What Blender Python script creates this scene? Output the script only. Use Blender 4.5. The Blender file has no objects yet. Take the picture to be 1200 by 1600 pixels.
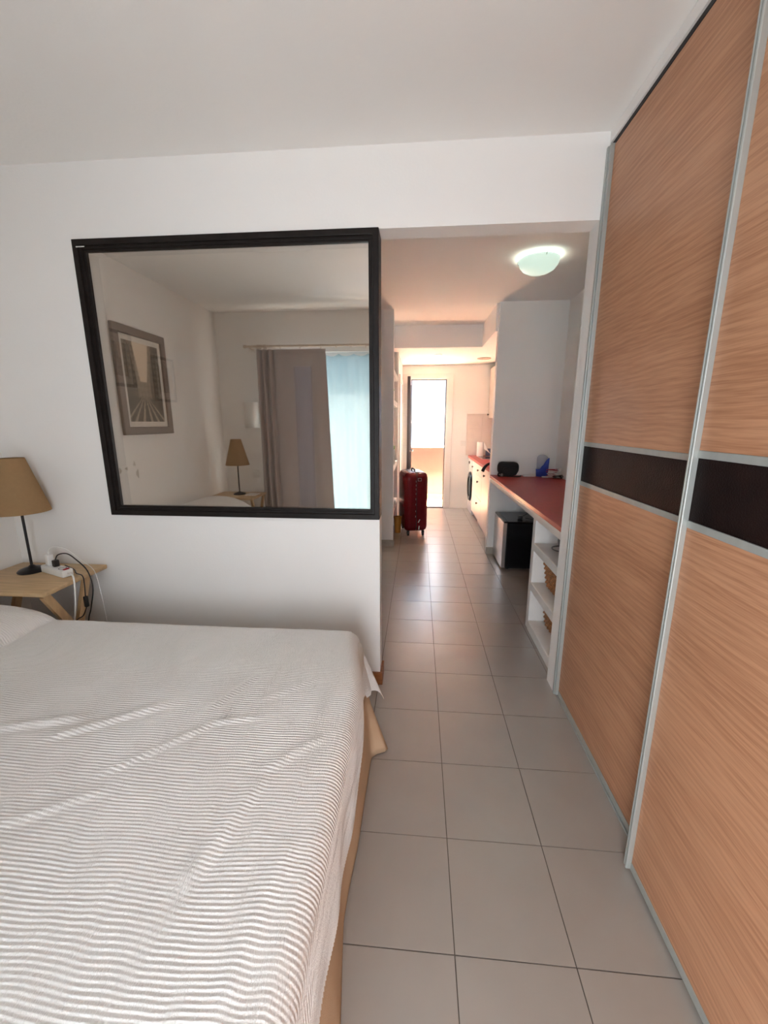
import bpy, bmesh, math, random
import numpy as np
from mathutils import Vector, Matrix

random.seed(7)
rng = np.random.RandomState(7)
SC = bpy.context.scene
COL = SC.collection

# ------------------------------------------------------------------ camera
CAM_H, PITCH, YAW, ROLL, FPX = 1.4711, -0.2162, 0.0832, -0.0004, 635.94
fw = Vector((-math.sin(YAW) * math.cos(PITCH), math.cos(YAW) * math.cos(PITCH), math.sin(PITCH)))
r0 = Vector((math.cos(YAW), math.sin(YAW), 0))
u0 = r0.cross(fw)
ri = math.cos(ROLL) * r0 + math.sin(ROLL) * u0
up = -math.sin(ROLL) * r0 + math.cos(ROLL) * u0
cam = bpy.data.cameras.new('camera')
cam_o = bpy.data.objects.new('camera', cam)
COL.objects.link(cam_o)
cam.sensor_fit = 'HORIZONTAL'
cam.sensor_width = 36.0
cam.lens = FPX / 1200 * 36.0
cam.clip_start = 0.02
m = Matrix((ri, up, -fw)).transposed().to_4x4()
m.translation = (0, 0, CAM_H)
cam_o.matrix_world = m
SC.camera = cam_o

# ------------------------------------------------------------------ world, sun, window light, exposure
world = bpy.data.worlds.new('world')
SC.world = world
world.use_nodes = True
bg = world.node_tree.nodes['Background']
bg.inputs[0].default_value = (0.52, 0.74, 1.0, 1)
bg.inputs[1].default_value = 5.0

sun = bpy.data.lights.new('sun', 'SUN')
sun.energy = 345
sun.angle = math.radians(0.6)
sun.color = (1.0, 0.93, 0.82)
sun_o = bpy.data.objects.new('sun', sun)
COL.objects.link(sun_o)
sun_o.rotation_euler = Vector((-0.5, 0.04, -0.86)).to_track_quat('-Z', 'Y').to_euler()

wl = bpy.data.lights.new('balcony_daylight', 'AREA')
wl.shape = 'RECTANGLE'
wl.size, wl.size_y = 2.0, 1.75
wl.energy = 92
wl.color = (1.0, 0.905, 0.82)
wl_o = bpy.data.objects.new('balcony_daylight', wl)
COL.objects.link(wl_o)
wl_o.location = (-0.70, -0.80, 0.92)
wl_o.rotation_euler = (math.radians(90), 0, 0)      # faces +Y, into the bedroom

vs = SC.view_settings
vs.view_transform = 'Standard'
vs.look = 'None'
vs.exposure = 0.08
vs.gamma = 1.0
vs.use_curve_mapping = False
SC.cycles.max_bounces = 8
SC.cycles.diffuse_bounces = 6
SC.cycles.glossy_bounces = 3
SC.cycles.caustics_refractive = False
SC.cycles.sample_clamp_indirect = 0.0
SC.cycles.transparent_max_bounces = 8

# ------------------------------------------------------------------ dimensions (metres; camera stands at x=0, y=0)
H = 2.6606            # ceiling
D = 2.076             # bedroom face of the partition
DT = 0.115            # its thickness
XL = -2.29            # left wall
YB = -0.52            # back wall
XO = 0.774           # right jamb of the opening
XE = -0.196           # end of the partition
ZO = 2.333            # head of the opening
XW = 0.787            # face of the far wardrobe door
XN = 0.728            # face of the near wardrobe door
XR = 1.48             # right wall of the living space
YC = 4.73             # living room end wall
XC = -0.286           # its corner
YP, XP = 4.538, 0.80  # pillar
YF = 7.095            # kitchen end wall
ZS = 2.395            # dropped kitchen ceiling
YS = 5.5              # face of the dropped ceiling
TS = 1 / 3.0
TX0, TY0 = 0.128, 0.8689

# ------------------------------------------------------------------ materials
def new_mat(name):
    mt = bpy.data.materials.new(name)
    mt.use_nodes = True
    nt = mt.node_tree
    return mt, nt, nt.nodes['Principled BSDF']

def mat(name, col, rough=0.5, metal=0.0, var=0.0, vscale=8.0, bump=0.0, bscale=60.0, stretch=(1, 1, 1), spec=0.5, col2=None, detail=4):
    mt, nt, p = new_mat(name)
    p.inputs['Roughness'].default_value = rough
    p.inputs['Metallic'].default_value = metal
    p.inputs['Specular IOR Level'].default_value = spec
    c = (*col, 1)
    p.inputs['Base Color'].default_value = c
    tc = nt.nodes.new('ShaderNodeTexCoord')
    mp = nt.nodes.new('ShaderNodeMapping')
    mp.inputs['Scale'].default_value = stretch
    nt.links.new(tc.outputs['Object'], mp.inputs['Vector'])
    if var or col2:
        n = nt.nodes.new('ShaderNodeTexNoise')
        n.inputs['Scale'].default_value = vscale
        n.inputs['Detail'].default_value = detail
        nt.links.new(mp.outputs[0], n.inputs['Vector'])
        r = nt.nodes.new('ShaderNodeValToRGB')
        r.color_ramp.elements[0].position = 0.3
        r.color_ramp.elements[1].position = 0.7
        r.color_ramp.elements[0].color = (*(col2 or tuple(x * (1 - var) for x in col)), 1)
        r.color_ramp.elements[1].color = (*(col if col2 else tuple(min(1, x * (1 + var)) for x in col)), 1)
        nt.links.new(n.outputs[0], r.inputs[0])
        nt.links.new(r.outputs[0], p.inputs['Base Color'])
    if bump:
        n2 = nt.nodes.new('ShaderNodeTexNoise')
        n2.inputs['Scale'].default_value = bscale
        n2.inputs['Detail'].default_value = 6
        nt.links.new(mp.outputs[0], n2.inputs['Vector'])
        b = nt.nodes.new('ShaderNodeBump')
        b.inputs['Strength'].default_value = bump
        b.inputs['Distance'].default_value = 0.01
        nt.links.new(n2.outputs[0], b.inputs['Height'])
        nt.links.new(b.outputs[0], p.inputs['Normal'])
    return mt

def emit_mat(name, col, strength, base=(0.8, 0.8, 0.8)):
    mt, nt, p = new_mat(name)
    p.inputs['Base Color'].default_value = (*base, 1)
    p.inputs['Emission Color'].default_value = (*col, 1)
    p.inputs['Emission Strength'].default_value = strength
    n = nt.nodes.new('ShaderNodeTexNoise')
    n.inputs['Scale'].default_value = 30
    b = nt.nodes.new('ShaderNodeBump')
    b.inputs['Strength'].default_value = 0.02
    nt.links.new(n.outputs[0], b.inputs['Height'])
    nt.links.new(b.outputs[0], p.inputs['Normal'])
    return mt

def glass_mat(name, refl, trans, mix):
    """thin coated pane: part mirror, part tinted see-through"""
    mt = bpy.data.materials.new(name)
    mt.use_nodes = True
    nt = mt.node_tree
    nt.nodes.clear()
    o = nt.nodes.new('ShaderNodeOutputMaterial')
    mx = nt.nodes.new('ShaderNodeMixShader')
    t = nt.nodes.new('ShaderNodeBsdfTransparent')
    g = nt.nodes.new('ShaderNodeBsdfGlossy')
    t.inputs[0].default_value = (*trans, 1)
    g.inputs[0].default_value = (*refl, 1)
    g.inputs['Roughness'].default_value = 0.0
    mx.inputs[0].default_value = mix
    nt.links.new(t.outputs[0], mx.inputs[1])
    nt.links.new(g.outputs[0], mx.inputs[2])
    nt.links.new(mx.outputs[0], o.inputs[0])
    return mt

def cloth_mat(name, col, transp, transl, var=0.05, wscale=400):
    mt = bpy.data.materials.new(name)
    mt.use_nodes = True
    nt = mt.node_tree
    nt.nodes.clear()
    o = nt.nodes.new('ShaderNodeOutputMaterial')
    d = nt.nodes.new('ShaderNodeBsdfDiffuse')
    tl = nt.nodes.new('ShaderNodeBsdfTranslucent')
    tp = nt.nodes.new('ShaderNodeBsdfTransparent')
    n = nt.nodes.new('ShaderNodeTexNoise')
    n.inputs['Scale'].default_value = wscale
    tc = nt.nodes.new('ShaderNodeTexCoord')
    nt.links.new(tc.outputs['Object'], n.inputs['Vector'])
    r = nt.nodes.new('ShaderNodeValToRGB')
    r.color_ramp.elements[0].color = (*[x * (1 - var) for x in col], 1)
    r.color_ramp.elements[1].color = (*[min(1, x * (1 + var)) for x in col], 1)
    nt.links.new(n.outputs[0], r.inputs[0])
    nt.links.new(r.outputs[0], d.inputs[0])
    nt.links.new(r.outputs[0], tl.inputs[0])
    m1 = nt.nodes.new('ShaderNodeMixShader')
    m1.inputs[0].default_value = transl
    nt.links.new(d.outputs[0], m1.inputs[1])
    nt.links.new(tl.outputs[0], m1.inputs[2])
    m2 = nt.nodes.new('ShaderNodeMixShader')
    m2.inputs[0].default_value = transp
    nt.links.new(m1.outputs[0], m2.inputs[1])
    nt.links.new(tp.outputs[0], m2.inputs[2])
    nt.links.new(m2.outputs[0], o.inputs[0])
    return mt

def oak_mat(name):
    """pale oak laminate, grain running along Y"""
    mt, nt, p = new_mat(name)
    tc = nt.nodes.new('ShaderNodeTexCoord')
    def noise(scale, stretch, detail, dist=0.0):
        mp = nt.nodes.new('ShaderNodeMapping')
        mp.inputs['Scale'].default_value = stretch
        nt.links.new(tc.outputs['Object'], mp.inputs['Vector'])
        n = nt.nodes.new('ShaderNodeTexNoise')
        n.inputs['Scale'].default_value = scale
        n.inputs['Detail'].default_value = detail
        n.inputs['Distortion'].default_value = dist
        nt.links.new(mp.outputs[0], n.inputs['Vector'])
        return n, mp
    big, mpb = noise(1.0, (1, 1.3, 7), 3, 0.6)
    fine, _ = noise(1.0, (1, 9, 340), 6, 0.0)
    mid, _ = noise(1.0, (1, 2.5, 60), 3, 0.2)
    # cathedral lines: bands across Z bent by the slow noise
    wv = nt.nodes.new('ShaderNodeTexWave')
    wv.wave_type = 'BANDS'
    wv.bands_direction = 'Z'
    wv.inputs['Scale'].default_value = 11
    wv.inputs['Distortion'].default_value = 9
    wv.inputs['Detail'].default_value = 2
    wv.inputs['Detail Scale'].default_value = 0.55
    mpw = nt.nodes.new('ShaderNodeMapping')
    mpw.inputs['Scale'].default_value = (1, 0.55, 1.5)
    nt.links.new(tc.outputs['Object'], mpw.inputs['Vector'])
    nt.links.new(mpw.outputs[0], wv.inputs['Vector'])
    def mix(a, b, f):
        mm = nt.nodes.new('ShaderNodeMix')
        mm.data_type = 'FLOAT'
        mm.inputs[0].default_value = f
        nt.links.new(a, mm.inputs[2])
        nt.links.new(b, mm.inputs[3])
        return mm.outputs[0]
    v = mix(mid.outputs[0], fine.outputs[0], 0.62)
    v = mix(v, wv.outputs['Fac'], 0.10)
    v = mix(v, big.outputs[0], 0.25)
    r = nt.nodes.new('ShaderNodeValToRGB')
    r.color_ramp.elements[0].position = 0.39
    r.color_ramp.elements[1].position = 0.58
    r.color_ramp.elements[0].color = (0.38, 0.175, 0.092, 1)
    r.color_ramp.elements[1].color = (0.53, 0.275, 0.155, 1)
    nt.links.new(v, r.inputs[0])
    nt.links.new(r.outputs[0], p.inputs['Base Color'])
    p.inputs['Roughness'].default_value = 0.42
    p.inputs['Specular IOR Level'].default_value = 0.35
    b = nt.nodes.new('ShaderNodeBump')
    b.inputs['Strength'].default_value = 0.12
    b.inputs['Distance'].default_value = 0.004
    nt.links.new(v, b.inputs['Height'])
    nt.links.new(b.outputs[0], p.inputs['Normal'])
    return mt

M = {}
M['wall'] = mat('white_wall_paint', (0.87, 0.855, 0.83), 0.75, bump=0.06, bscale=90, var=0.012, vscale=2)
M['ceil'] = mat('ceiling_paint', (0.88, 0.865, 0.84), 0.85, bump=0.05, bscale=70, var=0.01, vscale=1.5)
M['grout'] = mat('grey_grout', (0.11, 0.09, 0.075), 0.9, var=0.15, vscale=20)
M['tile'] = mat('pale_floor_tile', (0.345, 0.312, 0.28), 0.30, var=0.03, vscale=6, bump=0.012, bscale=140, spec=1.0)
_p = M['tile'].node_tree.nodes['Principled BSDF']
_p.inputs['Coat Weight'].default_value = 0.8
_p.inputs['Coat Roughness'].default_value = 0.27
_p.inputs['Coat IOR'].default_value = 1.6
M['oak'] = oak_mat('oak_laminate')
M['band'] = mat('dark_leather_band', (0.006, 0.003, 0.003), 0.55, col2=(0.014, 0.006, 0.005), vscale=9, bump=0.25, bscale=220, detail=8, spec=0.1)
M['alu'] = mat('brushed_aluminium', (0.42, 0.44, 0.42), 0.42, 0.35, var=0.05, vscale=30, stretch=(1, 1, 0.1))
M['black_gap'] = mat('black_rubber', (0.012, 0.011, 0.011), 0.6, bump=0.05)
M['darkframe'] = mat('dark_brown_frame', (0.016, 0.0125, 0.011), 0.45, var=0.2, vscale=20, bump=0.06, bscale=40, spec=0.18)
M['pane'] = glass_mat('reflective_pane', (0.90, 0.85, 0.79), (0.86, 0.84, 0.81), 0.60)
M['clear'] = glass_mat('clear_pane', (1, 1, 1), (0.93, 0.95, 0.95), 0.06)
M['base_wood'] = mat('red_brown_baseboard', (0.27, 0.095, 0.030), 0.45, var=0.25, vscale=12, stretch=(1, 6, 20))
M['base_stone'] = mat('beige_stone_baseboard', (0.42, 0.37, 0.31), 0.5, var=0.1, vscale=20)
M['cover'] = mat('cream_ribbed_cotton', (0.83, 0.815, 0.80), 0.92, col2=(0.77, 0.74, 0.71), vscale=2.4, bump=0.35, bscale=330, stretch=(1.0, 0.14, 1.0), spec=0.1)
M['valance'] = mat('beige_valance_cotton', (0.62, 0.44, 0.29), 0.9, var=0.06, vscale=6, bump=0.2, bscale=500, spec=0.1)
M['mattress'] = mat('white_mattress', (0.7, 0.68, 0.64), 0.9, bump=0.1)
M['pine'] = mat('pale_pine', (0.56, 0.385, 0.21), 0.5, var=0.13, vscale=5, stretch=(1.2, 12, 12), bump=0.03, bscale=30)
M['pine_d'] = mat('pale_pine_legs', (0.50, 0.32, 0.165), 0.5, var=0.13, vscale=5, stretch=(8, 8, 1.2))
M['shade'] = cloth_mat('tan_lampshade', (0.48, 0.315, 0.165), 0.0, 0.35, 0.06, 60)
M['lampblack'] = mat('black_lamp_metal', (0.010, 0.010, 0.012), 0.35, 0.3, bump=0.02)
M['white_pl'] = mat('white_plastic', (0.80, 0.79, 0.76), 0.35, var=0.02)
M['black_pl'] = mat('black_plastic', (0.010, 0.010, 0.011), 0.35, bump=0.02)
M['red_top'] = mat('dark_red_worktop', (0.42, 0.044, 0.036), 0.36, var=0.08, vscale=30, bump=0.01, bscale=200, spec=0.3)
M['kitchen_front'] = mat('cream_cabinet_front', (0.80, 0.74, 0.66), 0.45, var=0.02)
M['knob'] = mat('dark_bronze_knob', (0.06, 0.05, 0.04), 0.35, 0.7, var=0.1)
M['steel'] = mat('brushed_steel', (0.55, 0.52, 0.50), 0.30, 0.9, var=0.06, vscale=30, stretch=(1, 0.1, 1))
M['gloss_black'] = mat('gloss_black_enamel', (0.006, 0.006, 0.007), 0.18, bump=0.01)
M['appl_white'] = mat('white_appliance_enamel', (0.82, 0.81, 0.80), 0.25, var=0.01)
M['suit'] = mat('dark_red_suitcase_shell', (0.125, 0.003, 0.007), 0.26, var=0.12, vscale=8, bump=0.04, bscale=90, spec=0.25)
M['plaster'] = mat('white_plaster', (0.78, 0.76, 0.73), 0.8, bump=0.35, bscale=22, var=0.03)
M['wicker'] = mat('brown_wicker', (0.50, 0.22, 0.08), 0.45, var=0.5, vscale=55)
M['curtain'] = cloth_mat('taupe_curtain', (0.50, 0.45, 0.44), 0.0, 0.12, 0.08, 300)
M['sheer'] = cloth_mat('white_sheer', (0.36, 0.49, 0.52), 0.03, 0.38, 0.04, 300)
M['rodwood'] = mat('pale_wood_rod', (0.62, 0.52, 0.42), 0.5, var=0.1, vscale=20)
M['picframe'] = mat('grey_brown_picture_frame', (0.245, 0.195, 0.165), 0.5, var=0.12, vscale=25, stretch=(1, 3, 3))
M['mount'] = mat('cream_mount', (0.78, 0.74, 0.68), 0.8, var=0.01)
M['orange'] = mat('orange_bin', (0.62, 0.24, 0.03), 0.45, var=0.06)
M['green'] = mat('green_lid', (0.16, 0.42, 0.05), 0.4, var=0.05)
M['jar'] = mat('milky_jar', (0.72, 0.74, 0.70), 0.3, var=0.03)
M['cream_out_darkened'] = mat('darkened_cream_render', (0.050, 0.034, 0.029), 0.85, bump=0.1, bscale=40, var=0.04)  # base colour darkened far below cream to offset the strong terrace sunlight
M['terra'] = mat('terracotta_tile', (0.30, 0.075, 0.02), 0.7, var=0.12, vscale=9)
M['terr_floor'] = mat('ochre_terrace_floor', (0.84, 0.49, 0.31), 0.8, var=0.08, vscale=9)
M['white_out'] = mat('white_stucco', (0.84, 0.84, 0.82), 0.9, bump=0.5, bscale=7, var=0.05, vscale=3)
M['grey_out'] = mat('pale_pink_render', (0.62, 0.56, 0.56), 0.9, bump=0.2)
M['door_grey'] = mat('dark_grey_door_aluminium', (0.085, 0.075, 0.072), 0.4, 0.3, var=0.05)
M['trim_white'] = mat('white_door_paint', (0.80, 0.775, 0.75), 0.45, var=0.015)
M['bowl'] = emit_mat('lit_opal_bowl', (0.80, 1.0, 0.84), 0.70, (0.30, 0.38, 0.36))
M['bulb'] = emit_mat('lit_bulb', (0.95, 1.0, 0.85), 60)
M['spot'] = emit_mat('lit_downlight', (1.0, 0.96, 0.9), 5)
M['wtile'] = mat('cream_wall_tile', (0.76, 0.68, 0.63), 0.2, var=0.03)
M['paper'] = mat('white_paper', (0.84, 0.82, 0.80), 0.9, bump=0.1)
M['blue'] = cloth_mat('translucent_blue_plastic', (0.09, 0.15, 0.60), 0.12, 0.4, 0.03, 20)
M['clearpl'] = cloth_mat('frosted_clear_plastic', (0.80, 0.81, 0.86), 0.45, 0.2, 0.02, 20)
M['red_pl'] = mat('red_cable', (0.42, 0.02, 0.03), 0.4, var=0.05)
M['bagcloth'] = mat('black_bag_fabric', (0.008, 0.008, 0.009), 0.75, bump=0.3, bscale=200)
M['smudge'] = mat('wall_smudge', (0.56, 0.52, 0.46), 0.9, var=0.15, vscale=40)
M['grey_obj'] = mat('grey_metal_bits', (0.20, 0.19, 0.18), 0.4, 0.5, var=0.1)
M['blue_box'] = mat('blue_grey_box', (0.08, 0.11, 0.20), 0.5, var=0.1)

# ------------------------------------------------------------------ mesh helpers
def B():
    return bmesh.new()

def box(bm, lo, hi, bevel=0.0, seg=2):
    vs_ = [bm.verts.new((x, y, z)) for x in (lo[0], hi[0]) for y in (lo[1], hi[1]) for z in (lo[2], hi[2])]
    idx = [(0, 1, 3, 2), (4, 6, 7, 5), (0, 4, 5, 1), (2, 3, 7, 6), (0, 2, 6, 4), (1, 5, 7, 3)]
    fs = [bm.faces.new([vs_[i] for i in f]) for f in idx]
    if bevel:
        es = list({e for f in fs for e in f.edges})
        bmesh.ops.bevel(bm, geom=es, offset=bevel, segments=seg, affect='EDGES', profile=0.5)
    return bm

def bx(lo, hi, bevel=0.0, seg=2):
    return box(B(), lo, hi, bevel, seg)

def ring(bm, c, n, r, seg, ref=None):
    n = Vector(n).normalized()
    a = ref or (Vector((0, 0, 1)) if abs(n.z) < 0.9 else Vector((1, 0, 0)))
    u = n.cross(a).normalized()
    v = n.cross(u)
    return [bm.verts.new(Vector(c) + r * (math.cos(2 * math.pi * i / seg) * u + math.sin(2 * math.pi * i / seg) * v)) for i in range(seg)]

def skin(bm, rings, cap=True, closed=False):
    k = len(rings)
    for i in range(k if closed else k - 1):
        A, C = rings[i], rings[(i + 1) % k]
        n = len(A)
        for j in range(n):
            bm.faces.new((A[j], A[(j + 1) % n], C[(j + 1) % n], C[j]))
    if cap and not closed:
        bm.faces.new(rings[0][::-1])
        bm.faces.new(rings[-1])

def cyl(bm, p0, p1, ra, rb=None, seg=20, cap=True):
    n = Vector(p1) - Vector(p0)
    skin(bm, [ring(bm, p0, n, ra, seg), ring(bm, p1, n, rb if rb is not None else ra, seg)], cap)
    return bm

def lathe(bm, c, prof, seg=32, axis='z', cap=True):
    """prof: list of (radius, offset along axis)"""
    ax = {'x': Vector((1, 0, 0)), 'y': Vector((0, 1, 0)), 'z': Vector((0, 0, 1)), '-x': Vector((-1, 0, 0))}[axis]
    skin(bm, [ring(bm, Vector(c) + ax * h, ax, max(r, 1e-4), seg) for r, h in prof], cap)
    return bm

def smooth_path(pts, n=8):
    P = [Vector(p) for p in pts]
    P = [P[0] * 2 - P[1]] + P + [P[-1] * 2 - P[-2]]
    out = []
    for i in range(1, len(P) - 2):
        for k in range(n):
            t = k / n
            a, b, c, d = P[i - 1], P[i], P[i + 1], P[i + 2]
            out.append(0.5 * ((2 * b) + (c - a) * t + (2 * a - 5 * b + 4 * c - d) * t * t + (3 * b - a - 3 * c + d) * t ** 3))
    out.append(P[-2])
    return out

def tube(bm, pts, r, seg=8, n=8, smooth=True):
    P = smooth_path(pts, n) if smooth else [Vector(p) for p in pts]
    rings = []
    ref = None
    for i, p in enumerate(P):
        d = (P[min(i + 1, len(P) - 1)] - P[max(i - 1, 0)]).normalized()
        if ref is None:
            ref = Vector((0, 0, 1)) if abs(d.z) < 0.9 else Vector((1, 0, 0))
        u = d.cross(ref)
        if u.length < 1e-4:
            ref = Vector((0.3, 1, 0.2))
            u = d.cross(ref)
        u.normalize()
        v = d.cross(u)
        ref = v.cross(d) * 1.0 if False else ref
        rings.append([bm.verts.new(p + r * (math.cos(2 * math.pi * k / seg) * u + math.sin(2 * math.pi * k / seg) * v)) for k in range(seg)])
    skin(bm, rings)
    return bm

def beam(bm, p0, p1, w, t, wdir):
    """rectangular bar from p0 to p1; w along wdir, t across"""
    p0, p1 = Vector(p0), Vector(p1)
    d = (p1 - p0).normalized()
    wv = (Vector(wdir) - d * Vector(wdir).dot(d)).normalized()
    tv = d.cross(wv)
    R = []
    for p in (p0, p1):
        R.append([bm.verts.new(p + wv * a * w / 2 + tv * b * t / 2) for a, b in ((-1, -1), (1, -1), (1, 1), (-1, 1))])
    skin(bm, R)
    return bm

def grid_solid(us, ws, filled, lo, hi, axis):
    """welded slab made of the filled cells of a grid; axis = thickness direction"""
    bm = B()
    cache = {}
    def V(i, j, k):
        if (i, j, k) not in cache:
            t = (lo, hi)[k]
            u, w = us[i], ws[j]
            cache[(i, j, k)] = bm.verts.new((u, t, w) if axis == 'y' else ((t, u, w) if axis == 'x' else (u, w, t)))
        return cache[(i, j, k)]
    nu, nw = len(us) - 1, len(ws) - 1
    F = lambda i, j: 0 <= i < nu and 0 <= j < nw and filled(i, j)
    for i in range(nu):
        for j in range(nw):
            if not F(i, j):
                continue
            for k in (0, 1):
                bm.faces.new([V(i, j, k), V(i + 1, j, k), V(i + 1, j + 1, k), V(i, j + 1, k)])
            if not F(i - 1, j): bm.faces.new([V(i, j, 0), V(i, j, 1), V(i, j + 1, 1), V(i, j + 1, 0)])
            if not F(i + 1, j): bm.faces.new([V(i + 1, j, 0), V(i + 1, j, 1), V(i + 1, j + 1, 1), V(i + 1, j + 1, 0)])
            if not F(i, j - 1): bm.faces.new([V(i, j, 0), V(i, j, 1), V(i + 1, j, 1), V(i + 1, j, 0)])
            if not F(i, j + 1): bm.faces.new([V(i, j + 1, 0), V(i, j + 1, 1), V(i + 1, j + 1, 1), V(i + 1, j + 1, 0)])
    return bm

def frame_solid(u0_, u1_, w0_, w1_, t, lo, hi, axis, tb=None):
    tb = t if tb is None else tb
    us = [u0_, u0_ + t, u1_ - t, u1_]
    ws = [w0_, w0_ + tb, w1_ - t, w1_]
    return grid_solid(us, ws, lambda i, j: not (i == 1 and j == 1), lo, hi, axis)

def obj(name, bm, mt, parent=None, smooth=False, weld=False):
    me = bpy.data.meshes.new(name)
    bmesh.ops.recalc_face_normals(bm, faces=bm.faces)
    bm.to_mesh(me)
    bm.free()
    return mobj(name, me, mt, parent, smooth)

def mobj(name, me, mt, parent=None, smooth=False):
    if len(me.materials) == 0:
        me.materials.append(mt if not isinstance(mt, str) else M[mt])
    if smooth:
        me.polygons.foreach_set('use_smooth', [True] * len(me.polygons))
        if smooth == 'angle':
            me.set_sharp_from_angle(angle=math.radians(40))
    o = bpy.data.objects.new(name, me)
    COL.objects.link(o)
    if parent:
        put(o, parent)
    return o

def world_loc(p):
    v = Vector(p.location)
    q = p
    while q.parent:
        q = q.parent
        v = v if True else v
    return v

ROOT_INV = {}
def put(o, parent):
    """parent o while keeping the world coordinates its mesh was drawn in"""
    o.parent = parent
    mw = ROOT_INV.get(parent.name)
    if mw is None:
        mw = Matrix.Translation(-Vector(parent.location)) if parent.type == 'EMPTY' else Matrix.Identity(4)
    o.matrix_parent_inverse = mw

def thing(name, label, cat, loc=(0, 0, 0), group=None):
    e = bpy.data.objects.new(name, None)
    e.empty_display_size = 0.05
    COL.objects.link(e)
    e.location = loc
    tag(e, label, cat, group)
    return e

def tag(o, label, cat, group=None):
    o['label'] = label
    o['category'] = cat
    if group:
        o['group'] = group
    return o

def struct(o, label=None):
    o['kind'] = 'structure'
    if label:
        o['label'] = label
    return o

def clone(root, loc, label, group=None):
    r = root.copy()
    COL.objects.link(r)
    r.location = loc
    r['label'] = label
    def rec(src, dst):
        for ch in src.children:
            c = ch.copy()
            COL.objects.link(c)
            c.parent = dst
            c.matrix_parent_inverse = ch.matrix_parent_inverse.copy()
            rec(ch, c)
    rec(root, r)
    return r

def blend_bevel(o, w, seg=2):
    md = o.modifiers.new('bevel', 'BEVEL')
    md.width = w
    md.segments = seg
    md.limit_method = 'ANGLE'
    return o

# ================================================================== THE SETTING
# floor slab (the grout shows between the tiles) and its tiles
floor = struct(obj('floor', bx((XL - 0.1, YB - 0.1, -0.12), (XR + 0.1, YF + 0.12, -0.0035)), M['grout']), 'grey grout bed of the tiled floor')
GAP = 0.0016
tile_full = None
i0, i1 = math.floor((XL - TX0) / TS), math.ceil((XR - TX0) / TS)
j0, j1 = math.floor((YB - TY0) / TS), math.ceil((YF - TY0) / TS)
tile_cache = {}
for i in range(i0, i1):
    for j in range(j0, j1):
        xa, xb = TX0 + i * TS + GAP, TX0 + (i + 1) * TS - GAP
        ya, yb = TY0 + j * TS + GAP, TY0 + (j + 1) * TS - GAP
        xa, xb = max(xa, XL), min(xb, XR)
        ya, yb = max(ya, YB), min(yb, YF)
        if xb - xa < 0.02 or yb - ya < 0.02:
            continue
        if ya > YC + 0.13 and xb < XC - 0.02:       # behind the living room end wall
            continue
        w, l = xb - xa, yb - ya
        key = (round(w, 4), round(l, 4))
        if key not in tile_cache:
            bm = bx((-w / 2, -l / 2, -0.006), (w / 2, l / 2, 0.0))
            bmesh.ops.recalc_face_normals(bm, faces=bm.faces)
            me = bpy.data.meshes.new('tile')
            bm.to_mesh(me)
            bm.free()
            me.materials.append(M['tile'])
            tile_cache[key] = me
        t = bpy.data.objects.new('tile', tile_cache[key])
        COL.objects.link(t)
        t.location = ((xa + xb) / 2, (ya + yb) / 2, random.uniform(-0.0003, 0.0))
        t.rotation_euler = (random.uniform(-1, 1) * 0.0006, random.uniform(-1, 1) * 0.0006, 0)
        t.parent = floor

# ceiling and the dropped kitchen ceiling
struct(obj('ceiling', bx((XL - 0.12, YB - 0.15, H), (XR + 0.12, YF + 0.12, H + 0.12)), M['ceil']), 'white plaster ceiling')
sof = grid_solid([XC - 0.3, 0.775, XR], [YP + 0.05, YS, YF], lambda i, j: not (i == 0 and j == 0), ZS, H, 'z')
struct(obj('ceiling_dropped', sof, M['ceil']), 'dropped plaster ceiling over the kitchen')

# walls
struct(obj('wall_left', bx((XL - 0.12, YB - 0.12, 0), (XL, YC + 0.12, H)), M['wall']), 'white side wall of bedroom and living room')
wb = grid_solid([XL, -1.70, 0.30, XR], [0, 2.235, H], lambda i, j: not (i == 1 and j == 0), YB - 0.12, YB, 'y')
struct(obj('wall_back', wb, M['wall']), 'white wall around the balcony door')
wf = grid_solid([XL, -1.687, XE, XO, XR], [0, 0.9725, ZO, H],
                lambda i, j: j == 2 or i in (0, 3) or (i == 1 and j == 0), D, D + DT, 'y')
struct(obj('wall_front', wf, M['wall']), 'white partition with the picture window and open doorway')
struct(obj('wall_right', bx((XR, YB - 0.12, 0), (XR + 0.12, YF + 0.12, H)), M['wall']), 'white side wall behind counter and kitchen')
wle = grid_solid([XL, -1.44, -1.20, XC], [0, 0.40, 2.11, H], lambda i, j: not (i == 1 and j == 1), YC, YC + 0.075, 'y')
struct(obj('wall_living_end', wle, M['wall']), 'white end wall of the living room')
M['bluepane'] = cloth_mat('frosted_blue_pane', (0.10, 0.15, 0.23), 0.0, 0.9, 0.05, 30)
w3 = struct(obj('window_3', frame_solid(-1.44, -1.20, 0.40, 2.11, 0.018, YC + 0.01, YC + 0.06, 'y'), M['trim_white']), 'narrow bluish window in the living room end wall')
obj('pane', bx((-1.422, YC + 0.03, 0.418), (-1.218, YC + 0.036, 2.092)), M['bluepane'], w3)
struct(obj('wall_pillar', bx((XP, YP, 0), (XR, YP + 0.11, H)), M['wall']), 'white wing wall between counter and kitchen')
struct(obj('wall_passage', bx((XC - 0.42, YC + 0.075, 0), (XC - 0.34, 5.80, ZS + 0.2)), M['wall']), 'white wall behind the passage shelves')
struct(obj('wall_kitchen_left', bx((XC - 0.42, 5.80, 0), (XC + 0.002, YF, ZS)), M['wall']), 'white left kitchen wall')
wfar = grid_solid([XC - 0.42, -0.20, 0.49, XR], [0, 2.20, ZS + 0.3], lambda i, j: not (i == 1 and j == 0), YF, YF + 0.10, 'y')
struct(obj('wall_far', wfar, M['wall']), 'white kitchen end wall around the terrace door')

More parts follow.
